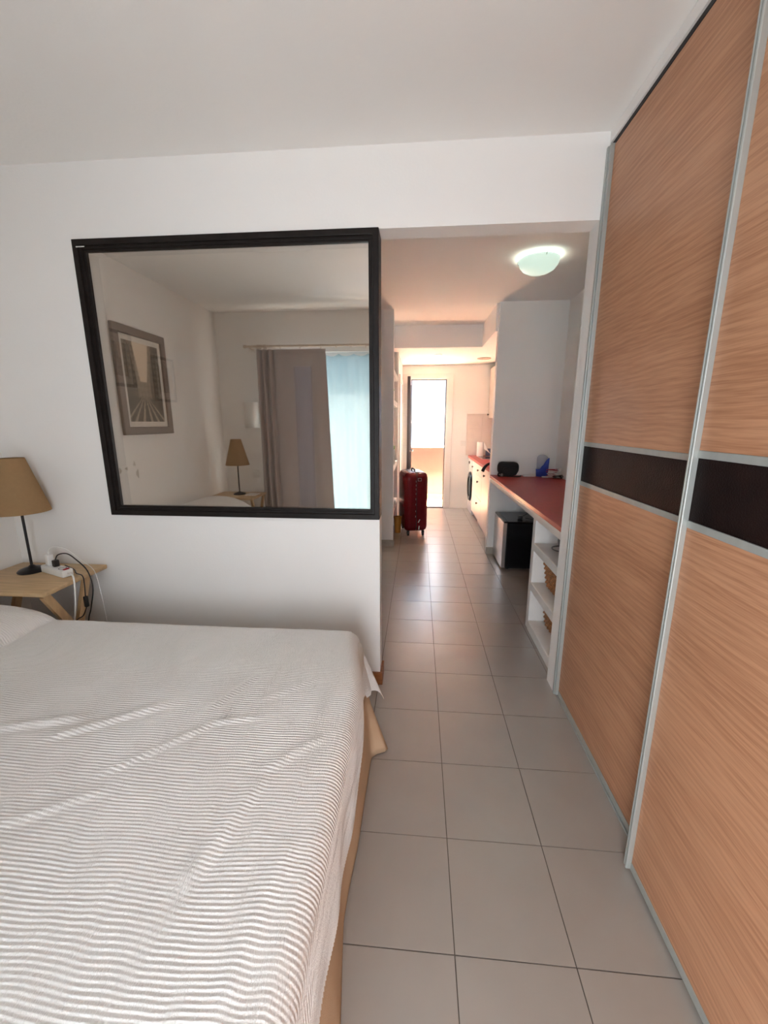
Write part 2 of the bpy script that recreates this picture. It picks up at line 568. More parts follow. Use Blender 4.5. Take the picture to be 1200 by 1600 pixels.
# baseboards
b1 = struct(obj('baseboard_front', bx((XL, D - 0.014, 0), (XE + 0.014, D, 0.075), 0.002), M['base_wood']), 'reddish brown wooden baseboard along the partition')
obj('return_board', bx((XE, D, 0), (XE + 0.014, D + DT, 0.075), 0.002), M['base_wood'], b1)
struct(obj('baseboard_pillar', bx((XP - 0.012, YP - 0.012, 0), (0.90, YP, 0.085), 0.002), M['base_stone']), 'beige stone baseboard round the wing wall')
struct(obj('baseboard_living', bx((XL, YC - 0.012, 0), (XC + 0.012, YC, 0.085), 0.002), M['base_stone']), 'beige stone baseboard under the living room end wall')

# internal picture window
w1 = struct(obj('window_1', frame_solid(-1.687, XE, 0.9725, 2.3357, 0.028, D - 0.012, D + DT, 'y'), M['darkframe']), 'dark brown frame of the fixed internal window')
blend_bevel(w1, 0.003)
ib = frame_solid(-1.661, XE - 0.024, 0.997, 2.311, 0.016, D + 0.000, D + DT - 0.01, 'y')
blend_bevel(obj('inner_bead', ib, M['darkframe'], w1), 0.002)
ib2 = frame_solid(-1.648, XE - 0.036, 1.010, 2.299, 0.014, D + 0.006, D + 0.05, 'y')
blend_bevel(obj('glazing_bead', ib2, M['darkframe'], w1), 0.002)
obj('pane', bx((-1.640, D + 0.016, 1.018), (XE - 0.044, D + 0.022, 2.292)), M['pane'], w1)
obj('label_strip', bx((-1.665, D - 0.0135, 2.299), (-1.622, D - 0.0115, 2.303)), M['white_pl'], w1)

# balcony door behind the camera (seen in the pane)
w2 = struct(obj('window_2', frame_solid(-1.70, 0.30, 0.0, 2.235, 0.055, YB - 0.10, YB - 0.03, 'y'), M['trim_white']), 'white balcony door frame')
obj('middle_stile', bx((-0.50, YB - 0.09, 0.055), (-0.42, YB - 0.04, 2.18), 0.004), M['trim_white'], w2)
obj('pane', bx((-1.645, YB - 0.068, 0.055), (-0.50, YB - 0.062, 2.18)), M['clear'], w2)

# balcony floor outside the bedroom; unseen slab and side wall added to block sun
struct(obj('sun_block_slab', bx((-3.0, -2.4, 2.50), (2.2, YB - 0.121, 2.64)), M['ceil']), 'unseen slab added above the balcony door to keep sun out')
struct(obj('balcony_floor', bx((-3.0, -2.4, -0.12), (2.2, YB - 0.121, -0.02)), M['tile']), 'balcony floor outside the bedroom')
struct(obj('wall_sun_block', bx((1.50, -2.4, -0.12), (1.62, YB - 0.121, 2.50)), M['white_out']), 'unseen wall added beside the balcony to keep sun out')

# terrace door at the far end
tr = struct(obj('trim_1', grid_solid([-0.276, -0.135, 0.452, 0.562], [0, 2.17, 2.262], lambda i, j: not (i == 1 and j == 0), YF - 0.03, YF + 0.04, 'y'), M['trim_white']), 'white casing round the terrace door')
blend_bevel(tr, 0.004)
d1 = struct(obj('door_1', grid_solid([-0.135, -0.12, 0.436, 0.452], [0.0, 0.012, 2.155, 2.17], lambda i, j: not (i == 1 and j == 1), YF - 0.012, YF + 0.09, 'y'), M['door_grey']), 'dark grey terrace door standing open')
leaf_lo, leaf_hi = YF - 0.70, YF - 0.02
obj('leaf', frame_solid(leaf_lo, leaf_hi, 0.02, 2.15, 0.075, -0.178, -0.132, 'x'), M['door_grey'], d1)
obj('leaf_pane', bx((-0.158, leaf_lo + 0.07, 0.095), (-0.152, leaf_hi - 0.07, 2.08)), M['clear'], d1)
hb = B()
cyl(hb, (-0.132, leaf_lo + 0.04, 1.04), (-0.085, leaf_lo + 0.04, 1.04), 0.010, seg=10)
box(hb, (-0.098, leaf_lo + 0.03, 1.03), (-0.080, leaf_lo + 0.14, 1.05), 0.004)
obj('handle', hb, M['steel'], d1)
# closed white door on the left kitchen wall
d2 = struct(obj('door_2', bx((XC - 0.01, 6.02, 0.0), (XC + 0.012, 6.72, 2.05), 0.003), M['trim_white']), 'white closed door beside the terrace door')
obj('casing', grid_solid([5.94, 6.02, 6.72, 6.80], [0, 2.05, 2.13], lambda i, j: not (i == 1 and j == 0), XC - 0.005, XC + 0.024, 'x'), M['trim_white'], d2)

# terrace and what stands beyond it
struct(obj('terrace_floor', bx((-3.2, YF + 0.10, -0.10), (4.2, 8.14, -0.02)), M['terr_floor']), 'sunlit ochre terrace floor')
par = struct(obj('wall_parapet', bx((-3.2, 8.02, -0.10), (4.2, 8.14, 1.00)), M['cream_out_darkened']), 'cream terrace parapet')
obj('coping', bx((-3.2, 7.995, 1.00), (4.2, 8.165, 1.03), 0.006), M['white_out'], par)
obj('skirting_tile', bx((-3.2, 8.005, -0.02), (4.2, 8.02, 0.085), 0.003), M['terra'], par)
nb = tag(obj('neighbour_house', bx((-4.0, 11.0, -3.0), (6.0, 11.4, 3.3)), M['white_out']), 'blinding white stuccoed house wall beyond the terrace parapet', 'building')
sb = B()
P = [(0.42, 10.75, 1.0), (1.30, 10.75, 1.0), (1.30, 10.75, 3.2), (0.97, 10.75, 3.2)]
a_ = [sb.verts.new(p) for p in P]
c_ = [sb.verts.new((p[0], 11.0, p[2])) for p in P]
sb.faces.new(a_)
sb.faces.new(c_[::-1])
for k in range(4):
    sb.faces.new((a_[k], a_[(k + 1) % 4], c_[(k + 1) % 4], c_[k]))
obj('sloping_buttress', sb, M['grey_out'], nb)
obj('ledge', bx((-4.0, 10.94, 1.42), (6.0, 11.0, 1.46)), M['grey_out'], nb)
obj('upper_ledge', bx((-4.0, 10.94, 2.95), (6.0, 11.0, 2.98)), M['grey_out'], nb)

# wall marks by the bed seen in the pane
for (yy, zz, ry, rz) in ((1.225, 1.108, 0.012, 0.022), (1.155, 1.117, 0.016, 0.012), (1.06, 1.145, 0.012, 0.02), (1.035, 1.063, 0.016, 0.035)):
    bmk = B()
    vsx = []
    for k in range(14):
        a = 2 * math.pi * k / 14
        q = 1 + 0.25 * math.sin(3 * a + yy * 50)
        vsx.append((yy + ry * q * math.cos(a), zz + rz * q * math.sin(a)))
    f0 = [bmk.verts.new((XL, p[0], p[1])) for p in vsx]
    f1 = [bmk.verts.new((XL + 0.0008, p[0], p[1])) for p in vsx]
    skin(bmk, [f0, f1])
    o_ = obj('smudge', bmk, M['smudge'])
    o_.parent = bpy.data.objects['wall_left']

# ================================================================== WARDROBE
wd = thing('wardrobe', 'floor-to-ceiling sliding wardrobe with oak laminate doors and dark brown bands', 'wardrobe', (1.1, 0.8, 0))
obj('carcass', bx((XW + 0.045, YB + 0.01, 0.0), (XR - 0.01, D - 0.004, H - 0.004)), M['oak'], wd)
obj('top_track', grid_solid([XN - 0.012, XW - 0.006, XW + 0.045], [YB + 0.01, 1.17, D - 0.002], lambda i, j: not (i == 0 and j == 1), H - 0.046, H - 0.002, 'z'), M['trim_white'], wd)
obj('track_gap', bx((XW + 0.002, YB + 0.01, H - 0.062), (XW + 0.04, D - 0.006, H - 0.0462)), M['black_gap'], wd)
obj('floor_track', bx((XW - 0.006, YB + 0.01, 0.0), (XW + 0.045, D - 0.004, 0.008), 0.002), M['alu'], wd)
obj('wall_profile', bx((XW - 0.018, D - 0.018, 0.0), (XW + 0.045, D - 0.002, H - 0.062), 0.002), M['alu'], wd)

def wardrobe_door(x, ya, yb, z0, z1, zb0, zb1, label):
    ps = 0.020
    t = 0.032
    zt = z1 - 0.0
    d = obj('door', bx((x + 0.006, ya, z0), (x + t, yb, z1)), M['black_gap'], wd)
    d['label'] = label
    obj('lower_panel', bx((x, ya + ps, z0 + 0.028), (x + 0.012, yb - ps, zb0 - ps), 0.001), M['oak'], d)
    obj('upper_panel', bx((x, ya + ps, zb1 + ps), (x + 0.012, yb - ps, z1 - 0.006), 0.001), M['oak'], d)
    obj('dark_band', bx((x + 0.001, ya + ps, zb0), (x + 0.012, yb - ps, zb1), 0.001), M['band'], d)
    for za in (zb0 - ps, zb1):
        obj('metal_strip', bx((x - 0.002, ya + ps, za), (x + 0.012, yb - ps, za + ps), 0.0015), M['alu'], d)
    obj('bottom_rail', bx((x - 0.002, ya + ps, z0), (x + 0.012, yb - ps, z0 + 0.028), 0.0015), M['alu'], d)
    for (e0, e1) in ((ya, ya + ps), (yb - ps, yb)):
        bm = B()
        # rolled edge profile: a round-nosed bar with a groove
        box(bm, (x - 0.016, e0, z0), (x + t, e0 + 0.008, z1), 0.0025)
        box(bm, (x - 0.010, e0 + 0.0085, z0), (x + t, e1 - 0.0065, z1), 0.001)
        box(bm, (x - 0.014, e1 - 0.006, z0), (x + t, e1, z1), 0.002)
        obj('edge_profile', bm, M['alu'], d)
    return d

wardrobe_door(XW, 1.08, D - 0.020, 0.012, H - 0.062, 1.195, 1.362, 'far sliding door next to the doorway')
wardrobe_door(XN + 0.004, 0.02, 1.158, 0.012, H - 0.062, 1.212, 1.380, 'near sliding door in front of the other')

# ================================================================== BED
BZ = 0.553
YN, YFAR = 0.05, 1.685
XH, XFT = -2.26, -0.185
bed = thing('bed', 'double bed on a beige valanced base, beside the wardrobe aisle', 'bed', (-1.2, 0.86, 0))
obj('base', bx((XH, YN + 0.04, 0.03), (XFT - 0.055, YFAR - 0.05, 0.28), 0.01), M['valance'], bed)
obj('mattress', bx((XH, YN + 0.03, 0.282), (XFT - 0.04, YFAR - 0.035, BZ - 0.025), 0.04, 4), M['mattress'], bed, 'angle')

def sines(seed, n, lo, hi):
    r = np.random.RandomState(seed)
    return [(r.uniform(lo, hi) * math.cos(a), r.uniform(lo, hi) * math.sin(a), r.uniform(0, 6.28), r.uniform(.5, 1)) for a in r.uniform(0, 6.28, n)]

def fnoise(S, x, y):
    o = np.zeros_like(x)
    for kx, ky, ph, am in S:
        o += am * np.sin(kx * x + ky * y + ph)
    return o / len(S) ** 0.5

# valance: a pleated skirt hung round foot and far side
def valance():
    path = []
    n1, n2 = 90, 110
    xf, yf = -0.213, YFAR - 0.03
    yy = np.linspace(YN, yf - 0.03, n1)
    for k, y in enumerate(yy):
        path.append((xf, y, 1, 0, float(np.interp(y, [0, 0.70, 0.83, 0.915, 1.0, 1.14, 1.32, 1.536, 1.66], [-0.17, -0.166, -0.186, -0.198, -0.197, -0.187, -0.187, -0.184, -0.18])) - xf))
    for a in np.linspace(0, math.pi / 2, 14):
        path.append((xf - 0.03 + 0.03 * math.cos(a), yf - 0.03 + 0.03 * math.sin(a), math.cos(a), math.sin(a), 0.0))
    for x in np.linspace(xf - 0.03, XH, n2):
        path.append((x, yf, 0, 1, 0.008 * math.sin(x * 11)))
    bm = B()
    zs = np.linspace(0.30, 0.006, 12)
    rows = []
    for z in zs:
        f = (0.30 - z) / 0.30
        row = []
        for (x, y, nx, ny, w) in path:
            out = f ** 0.8 * w if nx > 0.9 else f * (0.006 + w)
            # the skirt kicks out where two lengths meet near the far foot corner
            if nx > 0.9:
                k = math.exp(-((y - 1.585) / 0.028) ** 2)
                out += 0.072 * f ** 1.1 * k
            row.append(bm.verts.new((x + nx * out, y + ny * out, z)))
        rows.append(row)
    for a, c in zip(rows, rows[1:]):
        for k in range(len(a) - 1):
            bm.faces.new((a[k], a[k + 1], c[k + 1], c[k]))
    o = obj('valance', bm, M['valance'], bed, True)
    md = o.modifiers.new('thick', 'SOLIDIFY')
    md.thickness = 0.003
    md.offset = -1
valance()

def bedspread():
    r = 0.050
    x_e, y_e = XFT - r, YFAR - r            # where the edges start to turn down
    y_n = YN + r
    ns, nt_ = 180, 1400
    far_over, near_over = 0.245, 0.10
    t = np.linspace(y_n - near_over, y_e + far_over, nt_)
    # hem of the foot side: how far the cloth hangs past the start of the rounding, by y
    hem_y = [-0.2, 0.3, 0.611, 0.693, 0.806, 0.946, 1.107, 1.17, 1.216, 1.274, 1.334, 1.40, 1.46, 1.52, 1.60, 2.1]
    hem_v = [0.37, 0.385, 0.385, 0.38, 0.40, 0.44, 0.445, 0.435, 0.40, 0.32, 0.25, 0.235, 0.25, 0.285, 0.31, 0.31]
    hem = np.interp(t, hem_y, hem_v)
    hem = np.convolve(np.pad(hem, 20, mode='edge'), np.ones(41) / 41, 'valid')
    sfrac = np.linspace(0, 1, ns)
    Ltop = x_e - XH
    # fine sampling on top and down the side
    S = np.zeros((nt_, ns))
    for i in range(nt_):
        S[i] = sfrac * (Ltop + hem[i]) - Ltop      # <0 on top, >0 past the foot edge
    T = np.repeat(t[:, None], ns, 1)
    a = np.maximum(S, 0)
    b_ = np.maximum(T - y_e, 0)
    bn = np.maximum(y_n - T, 0)
    b = np.where(T > y_e, b_, bn)
    sgn = np.where(T > y_e, 1.0, -1.0)
    rho = np.hypot(a, b)
    q = np.minimum(rho, r * math.pi / 2)
    hor = r * np.sin(q / r)
    ver = r * np.cos(q / r) - r - np.maximum(rho - r * math.pi / 2, 0)
    drop = np.maximum(rho - r * math.pi / 2, 0)
    ang2 = np.where(rho > 0, (2 * a * b / np.maximum(rho, 1e-6) ** 2), 0)
    hor = hor + drop * (-0.035 * (1 - ang2) + 0.14 * ang2)
    da = np.where(rho > 0, a / np.maximum(rho, 1e-9), 0)
    db = np.where(rho > 0, b / np.maximum(rho, 1e-9), 0)
    X = np.minimum(S, 0) + x_e + hor * da
    Y = np.clip(T, y_n, y_e) + sgn * hor * db
    Z = BZ + ver
    # the far foot corner of the mattress is well rounded and the cloth flares out below it
    sm = np.clip((T - 1.26) / (y_e - 1.26), 0, 1)
    sm = sm * sm * (3 - 2 * sm)
    ws_ = np.clip((S + 0.45) / 0.45, 0, 1)
    X = X - 0.062 * sm * ws_ * ws_ * (3 - 2 * ws_)
    fl = np.clip((T - 1.38) / 0.22, 0, 1)
    X = X + np.where(a > 0, drop * 0.26 * fl * fl, 0)
    # soft folds of the hanging side
    wave = 0.004 * np.sin(T * 10.5 + 0.6) + 0.003 * np.sin(T * 23 + 2)
    X = X + np.where(a > 0, np.minimum(drop / 0.15, 1) * wave * (T < y_e), 0)
    # pillows under the head end
    on = (rho <= 0)
    for cy, ph_ in ((0.46, 0.20), (1.27, 0.115)):
        hx = np.clip(1 - ((X + 2.03) / 0.30) ** 2, 0, 1)
        hy = np.clip(1 - ((T - cy) / 0.42) ** 4, 0, 1)
        Z = Z + ph_ * np.sqrt(hx) * np.sqrt(hy) * (T < 1.69) * (T > 0.03)
    # broad lumps and creases
    N1 = sines(3, 9, 2, 7)
    Z = Z + 0.0045 * fnoise(N1, X, Y) * (rho < 0.02)
    creases = [((-0.823, 0.855), (-0.629, 1.051), .006, .010), ((-1.071, 0.961), (-0.822, 1.124), .007, .014),
               ((-0.665, 1.121), (-0.59, 1.282), .005, .012), ((-1.253, 0.985), (-1.07, 1.043), .007, .016),
               ((-0.62, 1.06), (-0.50, 1.09), .004, .012), ((-0.40, 0.90), (-0.28, 1.02), .005, .015),
               ((-0.46, 0.62), (-0.40, 0.86), .005, .018), ((-0.5, 1.18), (-0.36, 1.30), .004, .013),
               ((-0.95, 0.70), (-0.80, 0.80), .004, .014), ((-0.30, 0.45), (-0.27, 0.70), .005, .020)]
    for (p, qv, am, wd_) in creases:
        dx, dy = qv[0] - p[0], qv[1] - p[1]
        L = math.hypot(dx, dy)
        tt = ((X - p[0]) * dx + (Y - p[1]) * dy) / L ** 2
        dist = ((X - p[0]) * -dy + (Y - p[1]) * dx) / L
        env = np.exp(-np.maximum(np.abs(tt - 0.5) - 0.42, 0) ** 2 / 0.02)
        Z = Z + am * env * np.exp(-(dist / wd_) ** 2) - 0.5 * am * env * np.exp(-((dist + 1.6 * wd_) / wd_) ** 2)
    # ribs running head to foot
    per = 0.0098
    N2 = sines(5, 12, 10, 42)
    N3 = sines(9, 12, 40, 110)
    ph = 0.50 * fnoise(N2, S, T * 0.7) + 0.13 * fnoise(N3, S, T * 0.5)
    fr_ = np.mod(T / per + 1.15 * ph, 1.0)
    rise = np.clip(fr_ / 0.32, 0, 1)
    rib = np.where(fr_ < 0.32, rise * rise * (3 - 2 * rise), 1 - (fr_ - 0.32) / 0.68)
    amp = 0.0021 * (1 + 0.30 * fnoise(sines(12, 10, 8, 40), S, T))
    Pm = np.stack([X, Y, Z], -1)
    du = np.gradient(Pm, axis=1)
    dv = np.gradient(Pm, axis=0)
    nrm = np.cross(du, dv)
    nrm /= np.maximum(np.linalg.norm(nrm, axis=2, keepdims=True), 1e-9)
    Pm = Pm + nrm * (rib * amp)[..., None]
    Pm[..., 2] = np.maximum(Pm[..., 2], 0.015)
    verts = Pm.reshape(-1, 3)
    idx = np.arange(nt_ * ns).reshape(nt_, ns)
    quads = np.stack([idx[:-1, :-1], idx[:-1, 1:], idx[1:, 1:], idx[1:, :-1]], -1).reshape(-1, 4)
    me = bpy.data.meshes.new('bedspread')
    me.vertices.add(len(verts))
    me.vertices.foreach_set('co', verts.ravel())
    me.loops.add(quads.size)
    me.polygons.add(len(quads))
    me.polygons.foreach_set('loop_start', np.arange(0, quads.size, 4))
    me.loops.foreach_set('vertex_index', quads.ravel())
    me.update()
    me.validate()
    o = mobj('bedspread', me, M['cover'], None, True)
    tag(o, 'cream ribbed cotton bedspread draped over the bed', 'bedspread')
bedspread()

# ================================================================== BEDSIDE TABLES, LAMPS
TZ = 0.682
def bedside_table():
    x0_, x1_, y0_, y1_ = -2.275, -1.757, 1.658, 2.066
    t = thing('bedside_table', 'pale pine folding table between bed and window wall, holding the power strip', 'table', ((x0_ + x1_) / 2, (y0_ + y1_) / 2, 0), 'folding bedside tables')
    obj('top', bx((x0_, y0_, TZ - 0.024), (x1_, y1_, TZ), 0.007, 3), M['pine'], t, 'angle')
    for xs in (x0_ + 0.05, x1_ - 0.03):
        beamA = B()
        beam(beamA, (xs, y0_ + 0.03, TZ - 0.024), (xs, y1_ - 0.02, 0.0), 0.040, 0.020, (0, 1, 0.3))
        obj('leg', beamA, M['pine_d'], t)
        beamB = B()
        xo = xs - 0.025 if xs > -2 else xs + 0.025
        beam(beamB, (xo, y1_ - 0.09, TZ - 0.024), (xo, y0_ + 0.07, 0.0), 0.040, 0.020, (0, 1, 0.3))
        obj('leg', beamB, M['pine_d'], t)
    rb = B()
    box(rb, (x0_ + 0.06, y0_ + 0.10, TZ - 0.052), (x1_ - 0.06, y0_ + 0.13, TZ - 0.024), 0.003)
    obj('rail', rb, M['pine_d'], t)
    rb = B()
    cyl(rb, (x0_ + 0.04, (y0_ + y1_) / 2, 0.335), (x1_ - 0.02, (y0_ + y1_) / 2, 0.335), 0.009, seg=12)
    obj('pivot_rod', rb, M['pine_d'], t)
    return t
tb1 = bedside_table()
tb2 = clone(tb1, (tb1.location.x + 0.005, -0.168, 0), 'pale pine folding table by the taupe curtain, reflected in the window')

def table_lamp():
    c = Vector((-2.085, 1.935, TZ))
    t = thing('table_lamp', 'tan shaded table lamp with black stem beside the power strip', 'lamp', c, 'bedside table lamps')
    b_ = B()
    lathe(b_, c, [(0.0, 0), (0.066, 0), (0.068, 0.004), (0.060, 0.012), (0.040, 0.020), (0.018, 0.026), (0.010, 0.034), (0.0, 0.036)], 36)
    obj('base', b_, M['lampblack'], t, 'angle')
    s_ = B()
    lathe(s_, c, [(0.0065, 0.03), (0.0065, 0.34), (0.012, 0.345), (0.012, 0.40), (0.0, 0.40)], 16)
    obj('stem', s_, M['lampblack'], t, 'angle')
    h_ = B()
    prof = [(0.128, 0.330), (0.054, 0.612), (0.0525, 0.612), (0.1265, 0.330)]
    skin(h_, [ring(h_, c + Vector((0, 0, z)), (0, 0, 1), r, 48) for r, z in prof], closed=True)
    sh = obj('shade', h_, M['shade'], t, 'angle')
    k_ = B()
    for z, r in ((0.600, 0.0555),):
        for k in range(3):
            a = 2 * math.pi * k / 3
            tube(k_, [c + Vector((0, 0, z - 0.03)), c + Vector((r * math.cos(a), r * math.sin(a), z))], 0.0015, 6, smooth=False)
    cyl(k_, c + Vector((0, 0, 0.40)), c + Vector((0, 0, 0.575)), 0.006, seg=8)
    obj('shade_carrier', k_, M['lampblack'], t)
    return t
lp1 = table_lamp()
lp2 = clone(lp1, (-2.0, -0.20, TZ), 'tan shaded table lamp beside the taupe curtain, reflected in the window')

# booklets on the second table
tag(obj('booklet', bx((-1.90, -0.24, TZ + 0.0005), (-1.78, -0.10, TZ + 0.008), 0.001), M['paper']), 'thin booklet lying beside the reflected lamp', 'booklet')

# power strip with plugs
ang = math.atan2(1.85 - 1.923, -1.814 + 1.999)
ps = thing('power_strip', 'white multi-socket power strip on the pine bedside table', 'power strip', (-1.912, 1.905, TZ))
def strip_pt(u, v, z):
    ca, sa = math.cos(ang), math.sin(ang)
    return Vector((-1.912 + ca * u - sa * v, 1.905 + sa * u + ca * v, TZ + z))
def obox(bm, u0, u1, v0, v1, z0, z1, bev=0.003):
    b = bx((u0, v0, z0), (u1, v1, z1), bev, 2)
    for v in b.verts:
        v.co = strip_pt(*v.co)
    me = bpy.data.meshes.new('tmp')
    b.to_mesh(me)
    bm.from_mesh(me)
    b.free()
    bpy.data.meshes.remove(me)
s_ = B(); obox(s_, -0.105, 0.105, -0.027, 0.027, 0.0005, 0.040, 0.006)
obj('body', s_, M['white_pl'], ps, 'angle')
for k, u in enumerate((-0.06, 0.0, 0.06)):
    k_ = B()
    lathe(k_, strip_pt(u, 0, 0.0395), [(0.019, 0), (0.019, 0.0015), (0.015, 0.0015), (0.015, 0.0)], 20)
    obj('socket', k_, M['grey_obj'] if k == 2 else M['white_pl'], ps)
s_ = B(); obox(s_, 0.088, 0.100, -0.014, 0.014, 0.039, 0.045, 0.002)
obj('switch', s_, M['red_pl'], ps)
ch = thing('phone_charger', 'white cube phone charger plugged into the power strip', 'charger', strip_pt(-0.06, 0, 0.042))
s_ = B(); obox(s_, -0.076, -0.044, -0.015, 0.015, 0.0415, 0.098, 0.004)
obj('body', s_, M['white_pl'], ch, 'angle')
s_ = B(); cyl(s_, strip_pt(-0.06, 0, 0.098), strip_pt(-0.06, 0, 0.116), 0.0045, seg=10)
tube(s_, [strip_pt(-0.06, 0, 0.116), strip_pt(-0.05, 0.01, 0.135), strip_pt(-0.015, 0.03, 0.137), strip_pt(0.01, 0.06, 0.115), strip_pt(0.06, 0.10, 0.045), strip_pt(0.12, 0.11, 0.012), strip_pt(0.19, 0.09, -0.03), strip_pt(0.215, 0.09, -0.22), strip_pt(0.22, 0.09, -0.5)], 0.0018, 6)
obj('cable', s_, M['white_pl'], ch, True)
bp_ = thing('black_plug_lead', 'black plug and lead looping off the power strip', 'cable', strip_pt(0.0, 0, 0.042))
s_ = B(); obox(s_, -0.012, 0.012, -0.014, 0.014, 0.0415, 0.078, 0.005)
obj('plug', s_, M['black_pl'], bp_, 'angle')
s_ = B(); tube(s_, [strip_pt(0, 0, 0.076), strip_pt(0.015, 0.01, 0.105), strip_pt(0.06, 0.03, 0.112), strip_pt(0.12, 0.04, 0.085), strip_pt(0.19, 0.05, 0.03), strip_pt(0.215, 0.05, -0.06), strip_pt(0.205, 0.03, -0.17), strip_pt(0.18, 0.02, -0.26), strip_pt(0.17, 0.02, -0.5)], 0.0032, 8)
obj('lead', s_, M['black_pl'], bp_, True)
wc = tag(obj('strip_cord', tube(B(), [strip_pt(0.104, 0, 0.02), strip_pt(0.140, -0.004, 0.024), strip_pt(0.172, -0.01, 0.008), strip_pt(0.182, -0.02, -0.07), strip_pt(0.165, -0.03, -0.2), strip_pt(0.12, -0.04, -0.3), strip_pt(0.12, -0.04, -0.6)], 0.0042, 8), M['white_pl'], None, True), 'thick white cord of the power strip hanging off the table edge', 'cable')
bc = thing('inline_switch_lead', 'black lamp lead with inline switch hanging beside the pine leg', 'cable', strip_pt(0.11, 0.03, 0.01))
s_ = B(); tube(s_, [strip_pt(-0.1, 0.085, 0.004), strip_pt(0.02, 0.07, 0.004), strip_pt(0.10, 0.040, 0.006), strip_pt(0.175, 0.03, 0.008), strip_pt(0.202, 0.02, -0.03), strip_pt(0.202, 0.015, -0.10)], 0.0028, 8)
tube(s_, [strip_pt(0.202, 0.015, -0.15), strip_pt(0.185, 0.0, -0.2), strip_pt(0.12, -0.02, -0.28), strip_pt(0.12, -0.02, -0.6)], 0.0028, 8)
obj('lead', s_, M['black_pl'], bc, True)
s_ = B(); obox(s_, 0.193, 0.211, 0.005, 0.025, -0.155, -0.095, 0.005)
obj('switch', s_, M['black_pl'], bc, 'angle')

# ================================================================== BEDROOM END SEEN IN THE PANE
# picture over the bed
py0, py1, pz0, pz1 = 0.505, 1.145, 1.375, 2.206
pic = thing('framed_picture', 'large framed sepia street photograph above the bed, reflected in the window', 'picture', (XL + 0.012, (py0 + py1) / 2, pz0))
fo = obj('frame', frame_solid(py0, py1, pz0, pz1, 0.062, XL + 0.001, XL + 0.026, 'x'), M['picframe'], pic)
blend_bevel(fo, 0.004)
obj('mount', bx((XL + 0.002, py0 + 0.06, pz0 + 0.06), (XL + 0.010, py1 - 0.06, pz1 - 0.06)), M['mount'], pic)
def print_mesh(y0_, y1_, z0_, z1_, x, nx=60, nz=90):
    me = bpy.data.meshes.new('print')
    vs_, fs, cols = [], [], []
    for j in range(nz + 1):
        for i in range(nx + 1):
            vs_.append((x, y0_ + (y1_ - y0_) * i / nx, z0_ + (z1_ - z0_) * j / nz))
    for j in range(nz):
        for i in range(nx):
            k = j * (nx + 1) + i
            fs.append((k, k + 1, k + nx + 2, k + nx + 1))
    me.from_pydata(vs_, [], fs)
    ca = me.color_attributes.new('ink', 'FLOAT_COLOR', 'POINT')
    r = np.random.RandomState(4)
    for j in range(nz + 1):
        for i in range(nx + 1):
            u, v = i / nx, j / nz                      # u across, v up
            g = 0.20 + 0.05 * r.rand()
            if v > 0.30:                               # two rows of facades closing on a strip of sky
                gap = 0.09 + 0.17 * max(0, (v - 0.5)) * 1.6
                dd = abs(u - 0.52)
                if v > 0.52 and dd < gap:
                    g = 0.62 + 0.1 * v
                else:
                    g = 0.10 + 0.10 * abs(math.sin(u * 31)) * abs(math.sin(v * 40)) + 0.06 * r.rand()
                    if dd < gap + 0.10: g += 0.12
            else:                                      # street with lines running to the distance
                ax = (u - 0.52) / (0.34 - v + 0.02)
                g = 0.12 + 0.04 * r.rand()
                if min(abs(ax - q) for q in (-1.5, -0.9, -0.35, 0.3, 0.95, 1.6)) < 0.10: g = 0.45
            ca.data[j * (nx + 1) + i].color = (g * 1.05, g * 0.86, g * 0.66, 1)
    mt, nt, p = new_mat('sepia_print')
    at = nt.nodes.new('ShaderNodeVertexColor')
    at.layer_name = 'ink'
    nt.links.new(at.outputs[0], p.inputs['Base Color'])
    p.inputs['Roughness'].default_value = 0.6
    me.materials.append(mt)
    return me
mobj('print', print_mesh(py0 + 0.10, py1 - 0.10, pz0 + 0.105, pz1 - 0.105, XL + 0.0108), None, pic)

# small pictures on the living room wall, glimpsed through the pane
for k, (a, b, z0_, z1_, lab) in enumerate(((2.965, 3.245, 1.745, 2.150, 'small black framed picture dimly seen through the window, nearer the bed'),
                                         (3.490, 3.790, 1.655, 2.036, 'small black framed picture dimly seen through the window, farther along'))):
    s = thing('small_picture', lab, 'picture', (XL + 0.01, (a + b) / 2, z0_), 'small pictures in the living room')
    blend_bevel(obj('frame', frame_solid(a, b, z0_, z1_, 0.022, XL + 0.001, XL + 0.024, 'x'), M['lampblack'], s), 0.002)
    obj('mount', bx((XL + 0.002, a + 0.02, z0_ + 0.02), (XL + 0.010, b - 0.02, z1_ - 0.02)), M['mount'], s)
    mobj('print', print_mesh(a + 0.07, b - 0.07, z0_ + 0.08, z1_ - 0.08, XL + 0.0108, 16, 20), None, s)

# wall light and switch on the back wall
wl_t = thing('wall_light', 'white half-round wall light beside the taupe curtain', 'wall light', (-1.925, YB, 1.41))
s_ = B()
R1, R2 = [], []
for z in (1.412, 1.70):
    row = []
    for k in range(21):
        a = math.pi * k / 20
        row.append(s_.verts.new((-1.925 + 0.085 * math.cos(a), YB + 0.012 + 0.075 * math.sin(a), z)))
    R1.append(row)
for k in range(20):
    s_.faces.new((R1[0][k], R1[0][k + 1], R1[1][k + 1], R1[1][k]))
o_ = obj('shade', s_, M['white_pl'], wl_t, True)
md = o_.modifiers.new('thick', 'SOLIDIFY'); md.thickness = 0.003
obj('back_plate', bx((-1.995, YB + 0.0005, 1.45), (-1.855, YB + 0.014, 1.66), 0.003), M['white_pl'], wl_t)
sw = thing('light_switch', 'cream square light switch beside the reflected lamp', 'light switch', (-1.92, YB, 0.83))
obj('plate', bx((-1.964, YB + 0.0005, 0.832), (-1.878, YB + 0.009, 0.920), 0.003), M['white_pl'], sw)
